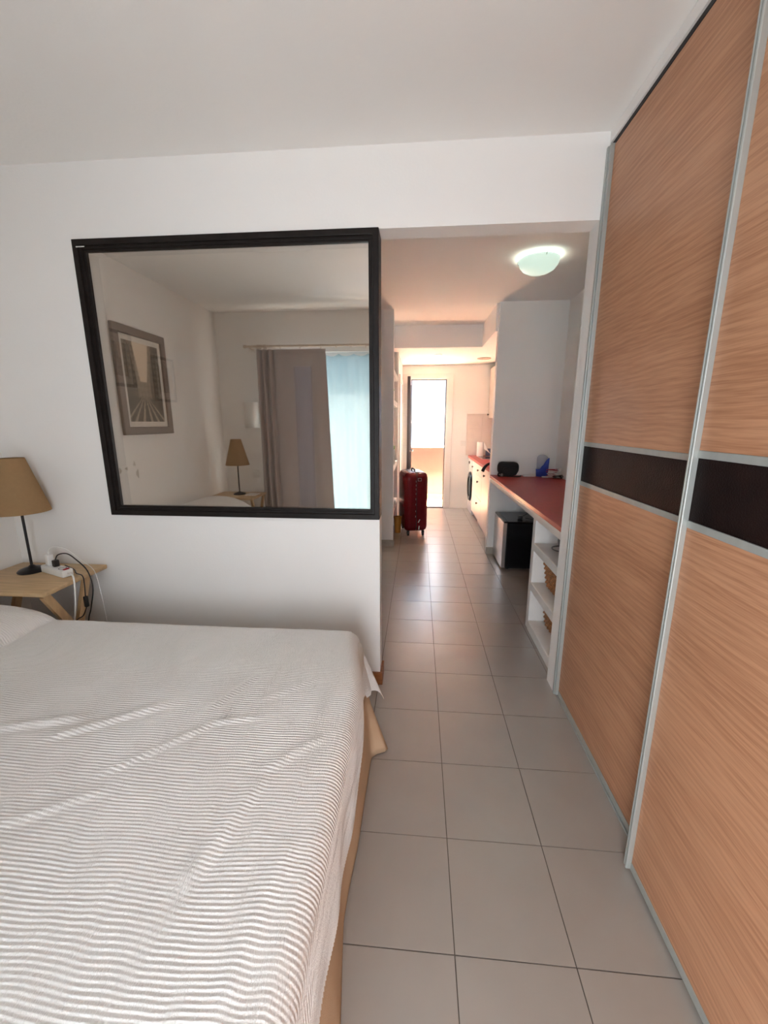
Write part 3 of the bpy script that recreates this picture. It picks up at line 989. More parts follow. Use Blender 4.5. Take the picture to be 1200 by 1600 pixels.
obj('rocker', bx((-1.948, YB + 0.009, 0.848), (-1.894, YB + 0.013, 0.904), 0.002), M['white_pl'], sw)

# curtain rod, rings, curtains
YR = YB + 0.10
rod = thing('curtain_rod', 'pale wooden curtain rod above the balcony door', 'curtain rod', (-0.5, YR, 2.285))
s_ = B(); cyl(s_, (-1.90, YR, 2.285), (0.68, YR, 2.285), 0.0125, seg=16)
obj('pole', s_, M['rodwood'], rod, 'angle')
s_ = B(); lathe(s_, (-1.905, YR, 2.285), [(0.0, -0.03), (0.016, -0.025), (0.020, -0.01), (0.014, 0.004), (0.012, 0.01)], 16, 'x')
obj('finial', s_, M['rodwood'], rod, 'angle')
for xb_ in (-1.86, 0.64):
    obj('bracket', bx((xb_ - 0.008, YB + 0.001, 2.262), (xb_ + 0.008, YR + 0.006, 2.274), 0.002), M['rodwood'], rod)
ring_me = None
for xr in (-1.775, -1.757, -1.74, -1.70, -1.68, -1.52, -1.30, -1.07, -0.90, -0.74, -0.58, -0.47):
    s_ = B()
    n = 20
    rings_ = []
    for k in range(n):
        a = 2 * math.pi * k / n
        d_ = Vector((0, math.cos(a), math.sin(a)))
        c_ = Vector((xr, YR, 2.279)) + d_ * 0.0215
        rings_.append([s_.verts.new(c_ + 0.0035 * (math.cos(2 * math.pi * j / 6) * d_ + math.sin(2 * math.pi * j / 6) * Vector((1, 0, 0)))) for j in range(6)])
    skin(s_, rings_, closed=True)
    obj('ring', s_, M['rodwood'], rod, True)

def drape(name, mt, xa0, xa1, xb0, xb1, ztop, zbot, fold, thick, scallop=0.0, y=YR, nx=160, nz=40):
    """cloth hung from ztop to zbot; fold(u) gives the depth of the fold at u (0..1)"""
    bm = B()
    rows = []
    for j in range(nz + 1):
        v = j / nz
        xs0, xs1 = xa0 + (xb0 - xa0) * v, xa1 + (xb1 - xa1) * v
        row = []
        for i in range(nx + 1):
            u = i / nx
            zt = ztop - scallop * abs(math.sin(math.pi * u * 3.6)) ** 0.7 * (1 - v) if scallop else ztop
            row.append(bm.verts.new((xs0 + (xs1 - xs0) * u, y + fold(u, v), zt + (zbot - zt) * v)))
        rows.append(row)
    for a, c in zip(rows, rows[1:]):
        for k in range(nx):
            bm.faces.new((a[k], a[k + 1], c[k + 1], c[k]))
    o = obj(name, bm, mt, None, True)
    if thick:
        md = o.modifiers.new('thick', 'SOLIDIFY')
        md.thickness = thick
    return o
def fold_grey(u, v):
    if u < 0.26:
        return 0.030 * math.sin(u / 0.26 * math.pi * 6) * (0.8 + 0.4 * v)
    w = (u - 0.26) / 0.74
    return (0.010 * math.sin(w * math.pi * 3.2 + 0.4) + 0.006 * math.sin(w * 17)) * (0.5 + v)
tag(drape('curtain', M['curtain'], -1.79, -1.02, -1.80, -0.955, 2.252, 0.03, fold_grey, 0.003), 'taupe curtain drawn half across the balcony door', 'curtain')
def fold_sheer(u, v):
    return (0.010 * math.sin(u * 31) + 0.006 * math.sin(u * 13 + 3)) * (0.4 + 0.6 * v) - 0.03
tag(drape('sheer_curtain', M['sheer'], -1.04, -0.46, -1.04, -0.42, 2.205, 0.04, fold_sheer, 0.0, 0.028), 'white sheer curtain over the bright balcony glass', 'curtain')

# ================================================================== LIVING SIDE: COUNTER, SHELF UNIT
Y0 = D + DT + 0.002
CZ = 0.910
ct = thing('red_counter', 'long dark red counter along the side wall under the ceiling lamp', 'counter', (1.1, 3.4, 0.86))
obj('top', bx((0.788, Y0, CZ - 0.030), (XR - 0.001, YP - 0.001, CZ), 0.004), M['red_top'], ct)
obj('fascia', bx((0.803, Y0, CZ - 0.085), (0.86, YP - 0.001, CZ - 0.0305), 0.003), M['plaster'], ct)
obj('fascia_bead', bx((0.797, Y0, CZ - 0.052), (0.8028, YP - 0.001, CZ - 0.032), 0.002), M['trim_white'], ct)

SX = 0.815
su = thing('shelf_unit', 'white plastered open shelf unit under the near end of the red counter', 'shelves', (1.1, 2.53, 0))
obj('end_panel', bx((SX, 2.795, 0), (XR - 0.002, 2.86, CZ - 0.087), 0.006), M['plaster'], su)
obj('back_panel', bx((XR - 0.03, Y0, 0), (XR - 0.002, 2.794, CZ - 0.087)), M['plaster'], su)
for (za, zb_) in ((0.0, 0.072), (0.305, 0.365), (0.598, 0.655)):
    obj('shelf', bx((SX - 0.004, Y0, za), (XR - 0.031, 2.7945, zb_), 0.006), M['plaster'], su)

def basket(loc, sx, sy, h, label):
    t = thing('wicker_basket', label, 'basket', loc, 'wicker baskets in the shelf unit')
    L = Vector(loc)
    def rect(z, odd, grow, bm, rad, nseg=18):
        pts = []
        hx, hy = sx / 2 + grow, sy / 2 + grow
        n = 0
        for (xa, ya, xb, yb) in ((-hx, -hy, hx, -hy), (hx, -hy, hx, hy), (hx, hy, -hx, hy), (-hx, hy, -hx, -hy)):
            for k in range(nseg):
                f = k / nseg
                wob = 0.0055 * (1 if (n + odd) % 2 else -1)
                x, y = xa + (xb - xa) * f, ya + (yb - ya) * f
                nx_, ny_ = (0, -1) if ya == yb and ya < 0 else (0, 1) if ya == yb else (1, 0) if xa > 0 else (-1, 0)
                pts.append(L + Vector((x + nx_ * wob, y + ny_ * wob, z)))
                n += 1
        rings_ = []
        for i, p in enumerate(pts):
            d = (pts[(i + 1) % len(pts)] - pts[i - 1]).normalized()
            u = d.cross(Vector((0, 0, 1))).normalized()
            rings_.append([bm.verts.new(p + rad * (math.cos(2 * math.pi * k / 6) * u + math.sin(2 * math.pi * k / 6) * Vector((0, 0, 1)))) for k in range(6)])
        skin(bm, rings_, closed=True)
    n = int(h / 0.0165)
    wv = B()
    for k in range(n):
        z = 0.0098 + k * (h - 0.022) / (n - 1)
        rect(z, k % 2, 0.02 * k / n, wv, 0.0082)
    o = obj('weave', wv, M['wicker'], t, True)
    rm = B(); rect(h - 0.004, 0, 0.022, rm, 0.012)
    obj('rim', rm, M['wicker'], t, True)
    lin = B(); box(lin, L + Vector((-sx / 2 + 0.006, -sy / 2 + 0.006, 0.002)), L + Vector((sx / 2 - 0.006, sy / 2 - 0.006, h * 0.35)))
    obj('bottom', lin, M['wicker'], t)
    st = B()
    for k in range(12):
        for sgn in (-1, 1):
            x = -sx / 2 + sx * (k + 0.5) / 12
            cyl(st, L + Vector((x, sgn * (sy / 2), 0.005)), L + Vector((x, sgn * (sy / 2 + 0.02), h - 0.005)), 0.004, seg=6)
            y = -sy / 2 + sy * (k + 0.5) / 12
            cyl(st, L + Vector((sgn * (sx / 2), y, 0.005)), L + Vector((sgn * (sx / 2 + 0.02), y, h - 0.005)), 0.004, seg=6)
    obj('stakes', st, M['wicker'], t)
basket((1.085, 2.53, 0.366), 0.36, 0.40, 0.165, 'brown wicker basket on the middle shelf of the plastered unit')
basket((1.100, 2.53, 0.073), 0.36, 0.40, 0.165, 'brown wicker basket on the lowest shelf of the plastered unit')
rg = thing('wire_ring_stand', 'grey wire ring and small pot on the upper plastered shelf', 'wire stand', (0.97, 2.66, 0.656))
s_ = B()
pts = [Vector((0.955 + 0.070 * math.cos(a), 2.63 + 0.070 * math.sin(a), 0.664)) for a in np.linspace(0, 2 * math.pi, 40)[:-1]]
rr = []
for i, p in enumerate(pts):
    d = (pts[(i + 1) % len(pts)] - pts[i - 1]).normalized()
    u = d.cross(Vector((0, 0, 1)))
    rr.append([s_.verts.new(p + 0.004 * (math.cos(2 * math.pi * k / 6) * u + math.sin(2 * math.pi * k / 6) * Vector((0, 0, 1)))) for k in range(6)])
skin(s_, rr, closed=True)
obj('ring', s_, M['grey_obj'], rg, True)
s_ = B(); lathe(s_, (0.992, 2.745, 0.6562), [(0.0, 0), (0.03, 0), (0.036, 0.03), (0.034, 0.065), (0.028, 0.07), (0.0, 0.07)], 20)
obj('pot', s_, M['grey_obj'], rg, 'angle')

# fridge
fr = thing('mini_fridge', 'black mini fridge with brushed steel door under the red counter', 'fridge', (1.15, 4.26, 0))
FX, FY0, FY1, FZ = 0.862, 4.030, 4.500, 0.505
obj('body', bx((FX + 0.045, FY0, 0.018), (1.40, FY1, FZ - 0.014), 0.004), M['gloss_black'], fr)
obj('lid', bx((FX + 0.04, FY0 - 0.003, FZ - 0.0135), (1.402, FY1 + 0.003, FZ), 0.004), M['gloss_black'], fr)
dr = obj('door', bx((FX, FY0, 0.020), (FX + 0.036, FY1, FZ - 0.016), 0.004), M['steel'], fr)
obj('door_trim', bx((FX + 0.002, FY0 - 0.001, FZ - 0.0155), (FX + 0.038, FY1 + 0.001, FZ), 0.003), M['gloss_black'], dr)
obj('gasket', bx((FX + 0.0365, FY0 + 0.004, 0.024), (FX + 0.0445, FY1 - 0.004, FZ - 0.018)), M['black_gap'], dr)
for (x, y) in ((FX + 0.07, FY0 + 0.04), (FX + 0.07, FY1 - 0.04), (1.36, FY0 + 0.04), (1.36, FY1 - 0.04)):
    s_ = B(); cyl(s_, (x, y, 0.0), (x, y, 0.018), 0.014, seg=12)
    obj('foot', s_, M['black_pl'], fr)
fc = thing('fridge_plug_cable', 'black plug and looped cable lying on the mini fridge', 'cable', (1.05, 4.2, FZ))
obj('plug', bx((1.03, 4.14, FZ + 0.001), (1.075, 4.18, FZ + 0.035), 0.008), M['black_pl'], fc, 'angle')
s_ = B(); tube(s_, [(1.06, 4.165, FZ + 0.018), (1.10, 4.20, FZ + 0.030), (1.18, 4.24, FZ + 0.055), (1.28, 4.22, FZ + 0.050), (1.36, 4.16, FZ + 0.022), (1.30, 4.10, FZ + 0.007), (1.18, 4.11, FZ + 0.007), (1.10, 4.14, FZ + 0.014)], 0.004, 8)
obj('lead', s_, M['black_pl'], fc, True)

# ------- things lying on the counter
def superblob(c, sx, sy, sz, e=3.2, top=None, nu=36, nv=18):
    bm = B()
    rows = []
    for j in range(1, nv):
        ph = -math.pi / 2 + math.pi * j / nv
        row = []
        for i in range(nu):
            th = 2 * math.pi * i / nu
            def sg(v, p): return math.copysign(abs(v) ** p, v)
            x = sx * sg(math.cos(ph), 2 / e) * sg(math.cos(th), 2 / e)
            y = sy * sg(math.cos(ph), 2 / e) * sg(math.sin(th), 2 / e)
            z = sz * sg(math.sin(ph), 2 / e)
            if top: z = top(x / sx, y / sy, z / sz) * sz
            row.append(bm.verts.new((c[0] + x, c[1] + y, c[2] + z)))
        rows.append(row)
    skin(bm, rows)
    return bm
bag = thing('black_bag', 'small black fabric bag at the far end of the red counter', 'bag', (1.0, 4.44, CZ))
def saddle(x, y, z):
    return z * (0.74 + 0.30 * x * x * (0.75 if x > 0 else 1.1)) if z > 0 else z
obj('body', superblob((0.962, 4.455, CZ + 0.087), 0.112, 0.062, 0.086, 2.6, saddle), M['bagcloth'], bag, True)
obj('pocket', superblob((0.97, 4.392, CZ + 0.055), 0.075, 0.016, 0.045, 3.5), M['bagcloth'], bag, True)
s_ = B(); tube(s_, [(0.925, 4.41, CZ + 0.006), (0.895, 4.37, CZ + 0.030), (0.868, 4.36, CZ + 0.050), (0.850, 4.38, CZ + 0.035), (0.855, 4.40, CZ + 0.008), (0.89, 4.39, CZ + 0.008), (0.98, 4.36, CZ + 0.008), (1.05, 4.355, CZ + 0.008), (1.085, 4.39, CZ + 0.010)], 0.007, 8)
obj('strap', s_, M['bagcloth'], bag, True)
obj('buckle', bx((0.865, 4.335, CZ + 0.012), (0.888, 4.350, CZ + 0.038), 0.003), M['grey_obj'], bag)
tag(obj('white_adapter', bx((1.115, 4.40, CZ + 0.0005), (1.245, 4.44, CZ + 0.024), 0.006), M['white_pl'], None, 'angle'), 'flat white adapter between the black bag and blue holder', 'adapter')

hl = thing('blue_holder', 'translucent blue plastic holder with sloping rim on the red counter', 'holder', (1.315, 4.44, CZ))
def cup(bm, c, rx, ry, hfun, n=48, z0=0.0):
    lo = [bm.verts.new((c[0] + rx * 0.9 * math.cos(a), c[1] + ry * 0.9 * math.sin(a), c[2] + z0)) for a in np.linspace(0, 2 * math.pi, n, endpoint=False)]
    hi = [bm.verts.new((c[0] + rx * math.cos(a), c[1] + ry * math.sin(a), c[2] + hfun(a))) for a in np.linspace(0, 2 * math.pi, n, endpoint=False)]
    skin(bm, [lo, hi], cap=False)
    bm.faces.new(lo[::-1])
    return bm
# front half low at the left and high at the right; the back rises to a rounded frosted crest
o_ = obj('cup', cup(B(), (1.315, 4.44, CZ + 0.0015), 0.066, 0.045, lambda a: 0.135 + 0.060 * math.tanh(2.2 * math.cos(a))), M['blue'], hl, True)
md = o_.modifiers.new('thick', 'SOLIDIFY'); md.thickness = 0.003
s_ = B()
rows = []
for z in np.linspace(0.02, 1.0, 10):
    row = []
    for k in range(25):
        a = math.pi * k / 24
        hz = 0.225 * (0.62 + 0.38 * math.sqrt(max(0, 1 - ((a - math.pi / 2) / (math.pi / 2)) ** 2)))
        row.append(s_.verts.new((1.315 + 0.060 * math.cos(a) * (0.92 + 0.1 * z), 4.443 + 0.040 * math.sin(a), CZ + 0.003 + hz * z)))
    rows.append(row)
for a, c in zip(rows, rows[1:]):
    for k in range(24):
        s_.faces.new((a[k], a[k + 1], c[k + 1], c[k]))
o_ = obj('crest', s_, M['clearpl'], hl, True)
md = o_.modifiers.new('thick', 'SOLIDIFY'); md.thickness = 0.002

def coil(name, mt, c, rx, ry, turns, r, seed, label, hgt=0.03):
    rr_ = random.Random(seed)
    pts = []
    n = turns * 9
    for k in range(n):
        a = 2 * math.pi * k / 9
        f = 1 + rr_.uniform(-0.18, 0.18)
        pts.append((c[0] + rx * f * math.cos(a), c[1] + ry * f * math.sin(a), CZ + r + 0.001 + hgt * k / n + rr_.uniform(0, 0.004)))
    tag(obj(name, tube(B(), pts, r, 6, 5), mt, None, True), label, 'cable', 'cables on the red counter')
coil('red_cable', M['red_pl'], (1.395, 4.355, 0), 0.056, 0.024, 4, 0.0045, 1, 'coiled red cable in the heap beside the blue holder', 0.085)
coil('white_cable', M['white_pl'], (1.395, 4.29, 0), 0.062, 0.026, 4, 0.0045, 2, 'coiled white cable in front of the red one', 0.07)
coil('black_cable', M['black_pl'], (1.415, 4.235, 0), 0.045, 0.022, 3, 0.004, 3, 'coiled black cable at the wall end of the cable heap', 0.035)
tag(obj('white_socket_charger', bx((XR - 0.032, 4.33, CZ + 0.035), (XR - 0.002, 4.375, CZ + 0.10), 0.005), M['white_pl'], None, 'angle'), 'white charger plugged into the wall above the cables', 'charger')
tag(obj('white_remote', bx((1.29, 4.335, CZ + 0.0005), (1.355, 4.36, CZ + 0.014), 0.004), M['white_pl'], None, 'angle'), 'small white stick at the foot of the blue holder', 'adapter')
tag(obj('black_case', bx((1.08, 2.93, CZ + 0.0005), (1.16, 3.02, CZ + 0.022), 0.006), M['black_pl'], None, 'angle'), 'small black case on the near end of the red counter', 'case')

# ================================================================== CEILING LAMP AND DOWNLIGHTS
bl = thing('ceiling_lamp', 'lit frosted glass bowl lamp on the living room ceiling', 'ceiling lamp', (0.86, 3.40, H))
s_ = B()
prof = [(0.004, -0.118), (0.04, -0.116), (0.08, -0.106), (0.113, -0.088), (0.134, -0.062), (0.143, -0.035), (0.145, -0.022), (0.142, -0.022), (0.139, -0.035), (0.130, -0.060), (0.110, -0.084), (0.078, -0.102), (0.04, -0.112), (0.004, -0.114)]
skin(s_, [ring(s_, Vector((0.86, 3.40, H + z)), (0, 0, 1), r, 40) for r, z in prof], cap=True)
obj('glass_bowl', s_, M['bowl'], bl, True)
s_ = B(); lathe(s_, (0.86, 3.40, H - 0.075), [(0.001, -0.03), (0.02, -0.024), (0.03, 0.0), (0.022, 0.022), (0.012, 0.04), (0.012, 0.06)], 16)
obj('bulb', s_, M['bulb'], bl, True)
s_ = B(); cyl(s_, (0.86, 3.40, H - 0.014), (0.86, 3.40, H - 0.0005), 0.075, seg=32)
obj('ceiling_plate', s_, M['white_pl'], bl, 'angle')
for a in (0.6, 2.7, 4.8):
    s_ = B(); tube(s_, [(0.86 + 0.075 * math.cos(a), 3.40 + 0.075 * math.sin(a), H - 0.008), (0.86 + 0.148 * math.cos(a), 3.40 + 0.148 * math.sin(a), H - 0.012), (0.86 + 0.150 * math.cos(a), 3.40 + 0.150 * math.sin(a), H - 0.032), (0.86 + 0.138 * math.cos(a), 3.40 + 0.138 * math.sin(a), H - 0.036)], 0.003, 6)
    obj('clip', s_, M['steel'], bl, True)
for k, (x, y, lab) in enumerate(((0.256, 6.05, 'lit downlight in the dropped ceiling, nearer the living room'), (0.267, 6.48, 'lit downlight in the dropped ceiling, nearer the terrace door'))):
    t = thing('downlight', lab, 'downlight', (x, y, ZS), 'kitchen downlights')
    s_ = B()
    skin(s_, [ring(s_, Vector((x, y, ZS + z)), (0, 0, 1), r, 28) for r, z in ((0.052, -0.0005), (0.050, -0.008), (0.036, -0.008), (0.036, -0.0005))], closed=True)
    obj('rim', s_, M['white_pl'], t, 'angle')
    s_ = B(); cyl(s_, (x, y, ZS - 0.005), (x, y, ZS - 0.001), 0.0355, seg=24)
    obj('bulb', s_, M['spot'], t)
    sl = bpy.data.lights.new('downlight_beam', 'SPOT')
    sl.energy = 40
    sl.color = (1.0, 0.86, 0.70)
    sl.spot_size = math.radians(110)
    sl.spot_blend = 0.6
    sl.shadow_soft_size = 0.03
    so = bpy.data.objects.new('downlight_beam', sl)
    COL.objects.link(so)
    so.location = (x, y, ZS - 0.012)
vt = thing('ceiling_vent', 'round pale vent in the dropped ceiling by the cupboard', 'vent', (0.94, 6.42, ZS))
s_ = B(); lathe(s_, (0.94, 6.42, ZS), [(0.10, -0.0005), (0.098, -0.010), (0.075, -0.016), (0.07, -0.012), (0.05, -0.020), (0.0, -0.022)], 32)
obj('disc', s_, M['base_stone'], vt, 'angle')

# ================================================================== KITCHEN
KX = 0.862
KZ = 0.925
kt = thing('kitchen_worktop', 'dark red kitchen worktop over the washing machine', 'worktop', (1.15, 5.9, KZ))
obj('top', bx((KX - 0.012, YP + 0.112, KZ - 0.036), (XR - 0.001, YF - 0.001, KZ), 0.004), M['red_top'], kt)

wm = thing('washing_machine', 'white front-loading washing machine in the far kitchen corner', 'washing machine', (1.15, 6.8, 0))
W0, W1 = 6.505, 7.085
obj('body', bx((KX + 0.012, W0, 0.012), (1.44, W1, KZ - 0.04), 0.006), M['appl_white'], wm)
obj('control_panel', bx((KX, W0 + 0.002, 0.765), (KX + 0.0115, W1 - 0.002, KZ - 0.042), 0.003), M['appl_white'], wm)
s_ = B(); lathe(s_, (KX, 6.90, 0.82), [(0.024, 0.0005), (0.024, 0.012), (0.020, 0.018), (0.0, 0.018)], 24, '-x')
obj('dial', s_, M['black_pl'], wm, 'angle')
s_ = B()
skin(s_, [ring(s_, Vector((KX + 0.012 - z, 6.79, 0.44)), (-1, 0, 0), r, 40) for r, z in ((0.245, 0.0), (0.245, 0.012), (0.225, 0.030), (0.175, 0.030), (0.165, 0.012), (0.165, 0.0))], closed=True)
dd = obj('door', s_, M['gloss_black'], wm, 'angle')
s_ = B(); lathe(s_, (KX + 0.011, 6.79, 0.44), [(0.164, 0.0), (0.164, 0.012), (0.13, 0.022), (0.0, 0.026)], 36, '-x')
obj('glass', s_, M['gloss_black'], dd, 'angle')
obj('plinth', bx((KX + 0.004, W0 + 0.003, 0.012), (KX + 0.0115, W1 - 0.003, 0.16), 0.002), M['appl_white'], wm)
for y in (W0 + 0.05, W1 - 0.05):
    s_ = B(); cyl(s_, (KX + 0.06, y, 0.0), (KX + 0.06, y, 0.012), 0.018, seg=12)
    obj('foot', s_, M['black_pl'], wm)

def knob(parent, y, z, x=KX):
    s_ = B()
    lathe(s_, (x, y, z), [(0.006, 0.0), (0.006, 0.010), (0.015, 0.014), (0.015, 0.022), (0.009, 0.027), (0.0, 0.028)], 16, '-x')
    obj('knob', s_, M['knob'], parent, 'angle')

def base_cabinet(y0_, y1_, fronts, label):
    t = thing('base_cabinet', label, 'cabinet', (1.15, (y0_ + y1_) / 2, 0), 'cream kitchen base cabinets')
    obj('body', bx((KX + 0.02, y0_, 0.10), (1.45, y1_, KZ - 0.038)), M['kitchen_front'], t)
    obj('plinth', bx((KX + 0.045, y0_, 0.0), (KX + 0.06, y1_, 0.0995)), M['grey_obj'] if y1_ > 6.4 else M['kitchen_front'], t)
    for nm, z0_, z1_, kz, ky in fronts:
        f = obj(nm, bx((KX, y0_ + 0.002, z0_), (KX + 0.019, y1_ - 0.002, z1_), 0.003), M['kitchen_front'], t)
        knob(f, ky, kz)
base_cabinet(6.09, 6.50, [('door', 0.105, 0.883, 0.80, 6.44)], 'narrow cream base cabinet next to the washing machine')
base_cabinet(5.555, 6.088, [('drawer', 0.735, 0.883, 0.808, 5.86), ('drawer', 0.415, 0.731, 0.645, 5.86), ('drawer', 0.105, 0.411, 0.335, 5.86)], 'cream drawer cabinet in the middle of the kitchen run')
base_cabinet(4.655, 5.553, [('door', 0.105, 0.883, 0.80, 5.30)], 'cream base cabinet partly hidden by the wing wall')

uc = thing('wall_cupboard', 'cream wall cupboard hung above the kitchen worktop', 'cabinet', (1.3, 6.7, 1.54))
obj('body', bx((1.172, 5.9, 1.542), (XR - 0.001, YF - 0.002, 2.33)), M['kitchen_front'], uc)
for (a, b, ky) in ((6.55, 7.09, 7.02), (5.905, 6.546, 6.0)):
    f = obj('door', bx((1.152, a, 1.545), (1.171, b, 2.328), 0.003), M['kitchen_front'], uc)
    knob(f, ky, 1.60, 1.152)

# splashback tiles
spl = struct(obj('wall_splashback', bx((0.81, YF - 0.004, KZ + 0.001), (XR, YF - 0.0005, 1.612)), M['wtile']), 'cream tiled splashback')
yy = 0.235
for i in range(3):
    for j in range(3):
        xa, xb_ = 0.813 + i * 0.245, min(0.813 + (i + 1) * 0.245 - 0.003, XR - 0.001)
        zt = 1.610 - j * yy
        zb_ = max(zt - yy + 0.003, KZ + 0.002)
        o_ = obj('tile', bx((xa, YF - 0.010, zb_), (xb_, YF - 0.0042, zt), 0.0012, 1), M['wtile'])
        o_.parent = spl
obj('edge_strip', bx((0.800, YF - 0.012, KZ + 0.001), (0.8105, YF - 0.0005, 1.618), 0.002), M['trim_white']).parent = spl

ks = thing('light_switch', 'cream double light switch beside the terrace door', 'light switch', (0.757, YF, 1.08))
obj('plate', bx((0.716, YF - 0.010, 1.082), (0.798, YF - 0.0005, 1.168), 0.003), M['white_pl'], ks)
obj('rocker', bx((0.730, YF - 0.014, 1.096), (0.784, YF - 0.010, 1.154), 0.002), M['white_pl'], ks)

# kitchen roll
kr = thing('kitchen_roll', 'white paper kitchen roll with a loose sheet on the worktop', 'paper roll', (1.02, 6.90, KZ))
s_ = B(); skin(s_, [ring(s_, Vector((1.02, 6.90, KZ + 0.001 + z)), (0, 0, 1), r, 32) for r, z in ((0.055, 0), (0.055, 0.235), (0.018, 0.235), (0.018, 0))], closed=True)
obj('roll', s_, M['paper'], kr, 'angle')
s_ = B()
rows = []
for j in range(13):
    v = j / 12
    row = []
    for i in range(13):
        u = i / 12
        x = 1.02 + 0.05 + 0.135 * u
        top = KZ + 0.235 - 0.14 * u * 1.1
        bot = KZ + 0.13 - 0.105 * u
        row.append(s_.verts.new((x - 0.06 * (1 - v) * u, 6.85 - 0.02 * math.sin(u * 3), top + (bot - top) * v)))
    rows.append(row)
for a, c in zip(rows, rows[1:]):
    for k in range(12):
        s_.faces.new((a[k], a[k + 1], c[k + 1], c[k]))
o_ = obj('loose_sheet', s_, M['paper'], kr, True)
md = o_.modifiers.new('thick', 'SOLIDIFY'); md.thickness = 0.0012
hob = thing('ceramic_hob', 'black hob plate let into the kitchen worktop', 'hob', (1.15, 6.55, KZ))
obj('plate', bx((0.97, 6.30, KZ + 0.0003), (1.40, 6.80, KZ + 0.006), 0.002), M['gloss_black'], hob)
obj('rim', frame_solid(0.965, 1.405, 6.295, 6.805, 0.008, KZ + 0.0002, KZ + 0.008, 'z'), M['steel'], hob)
tag(obj('blue_box', bx((1.13, 6.98, KZ + 0.001), (1.23, 7.04, KZ + 0.12), 0.004), M['blue_box'], None, 'angle'), 'dark blue box behind the kitchen roll', 'box')

# frying pan whose handle sticks out over the worktop edge
fp = thing('frying_pan', 'black frying pan, its handle sticking out past the wing wall', 'pan', (1.10, 5.02, KZ))
s_ = B(); skin(s_, [ring(s_, Vector((1.10, 5.02, KZ + 0.001 + z)), (0, 0, 1), r, 32) for r, z in ((0.10, 0), (0.125, 0.045), (0.121, 0.045), (0.098, 0.004))], cap=True)
obj('pan', s_, M['black_pl'], fp, 'angle')
s_ = B()
P = smooth_path([(0.985, 5.05, KZ + 0.045), (0.92, 5.08, KZ + 0.060), (0.865, 5.12, KZ + 0.045), (0.826, 5.15, KZ + 0.002), (0.806, 5.17, KZ - 0.050)], 6)
rr = []
for i, p in enumerate(P):
    w = 0.010 + 0.012 * i / len(P)
    d = (P[min(i + 1, len(P) - 1)] - P[max(i - 1, 0)]).normalized()
    u = d.cross(Vector((0.4, 0.9, 0.2))).normalized()
    v = d.cross(u)
    rr.append([s_.verts.new(p + u * w * math.cos(a) + v * 0.010 * math.sin(a)) for a in np.linspace(0, 2 * math.pi, 10, endpoint=False)])
skin(s_, rr)
obj('handle', s_, M['black_pl'], fp, True)

# ================================================================== PASSAGE SHELVES
sh = thing('passage_shelves', 'white built-in shelves behind the living room end wall', 'shelves', (-0.46, 5.3, 0))
obj('end_panel', bx((-0.622, 5.765, 0.0), (-0.295, 5.798, 2.39)), M['plaster'], sh)
for z in (0.42, 0.95, 1.735, 2.075):
    obj('shelf', bx((-0.624, YC + 0.077, z - 0.062), (-0.293, 5.764, z), 0.004), M['plaster'], sh)
def jar(x, y, z, h, r, label):
    t = thing('lidded_jar', label, 'jar', (x, y, z), 'green lidded jars in the passage')
    s_ = B(); lathe(s_, (x, y, z + 0.001), [(0.0, 0), (r * 0.92, 0), (r, 0.01), (r, h * 0.78), (r * 0.9, h * 0.8), (0, h * 0.8)], 24)
    obj('jar', s_, M['jar'], t, 'angle')
    s_ = B(); lathe(s_, (x, y, z + 0.001 + h * 0.8), [(r * 1.02, 0.0005), (r * 1.02, h * 0.18), (r * 0.9, h * 0.2), (0, h * 0.2)], 24)
    obj('lid', s_, M['green'], t, 'angle')
jar(-0.345, 5.14, 1.735, 0.14, 0.045, 'milky jar with a green lid on an upper passage shelf')
jar(-0.345, 5.20, 0.95, 0.24, 0.048, 'tall milky jar with a green lid on a lower passage shelf')
ob = thing('orange_bin', 'small orange bin on the floor behind the suitcase', 'bin', (-0.268, 5.36, 0))
s_ = B(); skin(s_, [ring(s_, Vector((-0.262, 5.40, z)), (0, 0, 1), r, 28) for r, z in ((0.040, 0.001), (0.052, 0.21), (0.056, 0.21), (0.056, 0.222), (0.048, 0.222), (0.037, 0.006))], cap=True)
obj('body', s_, M['orange'], ob, 'angle')

# ================================================================== SUITCASE
sc = thing('suitcase', 'dark red hard-shell suitcase standing in the passage', 'suitcase', (-0.062, 5.45, 0))
ROOT_INV[sc.name] = Matrix.Identity(4)
sc.rotation_euler = (0, 0, math.radians(12.5))
sw_, sd_, z0_, z1_ = 0.30, 0.50, 0.062, 0.845
def shell(ya, yb):
    bm = bx((-sw_ / 2, ya, z0_), (sw_ / 2, yb, z1_), 0.055, 5)
    return bm
def half(xa, xb):
    """one clam shell: rounded on its outer side, flat on the zip side"""
    bm = B()
    zc, hz, hy = (z0_ + z1_) / 2, (z1_ - z0_) / 2, sd_ / 2
    rows = []
    n = 10
    for k in range(n + 1):
        f = k / n
        x = xa + (xb - xa) * f
        ins = 0.045 * (1 - math.sqrt(max(0, 1 - max(0, (f - 0.55) / 0.45) ** 2)))
        row = []
        rc = 0.075
        for (cy, cz, a0) in ((hy - rc, hz - rc, 0), (-(hy - rc), hz - rc, math.pi / 2), (-(hy - rc), -(hz - rc), math.pi), (hy - rc, -(hz - rc), 1.5 * math.pi)):
            for s in range(7):
                a = a0 + (math.pi / 2) * s / 6
                row.append(bm.verts.new((x, cy + (rc - ins) * math.cos(a), zc + cz + (rc - ins) * math.sin(a))))
        rows.append(row)
    skin(bm, rows)
    return bm
obj('shell', half(-0.004, -sw_ / 2), M['suit'], sc, 'angle')
obj('shell', half(0.004, sw_ / 2), M['suit'], sc, 'angle')
zb = B()
zc, hz, hy, rc = (z0_ + z1_) / 2, (z1_ - z0_) / 2 - 0.003, sd_ / 2 - 0.003, 0.075
rows = []
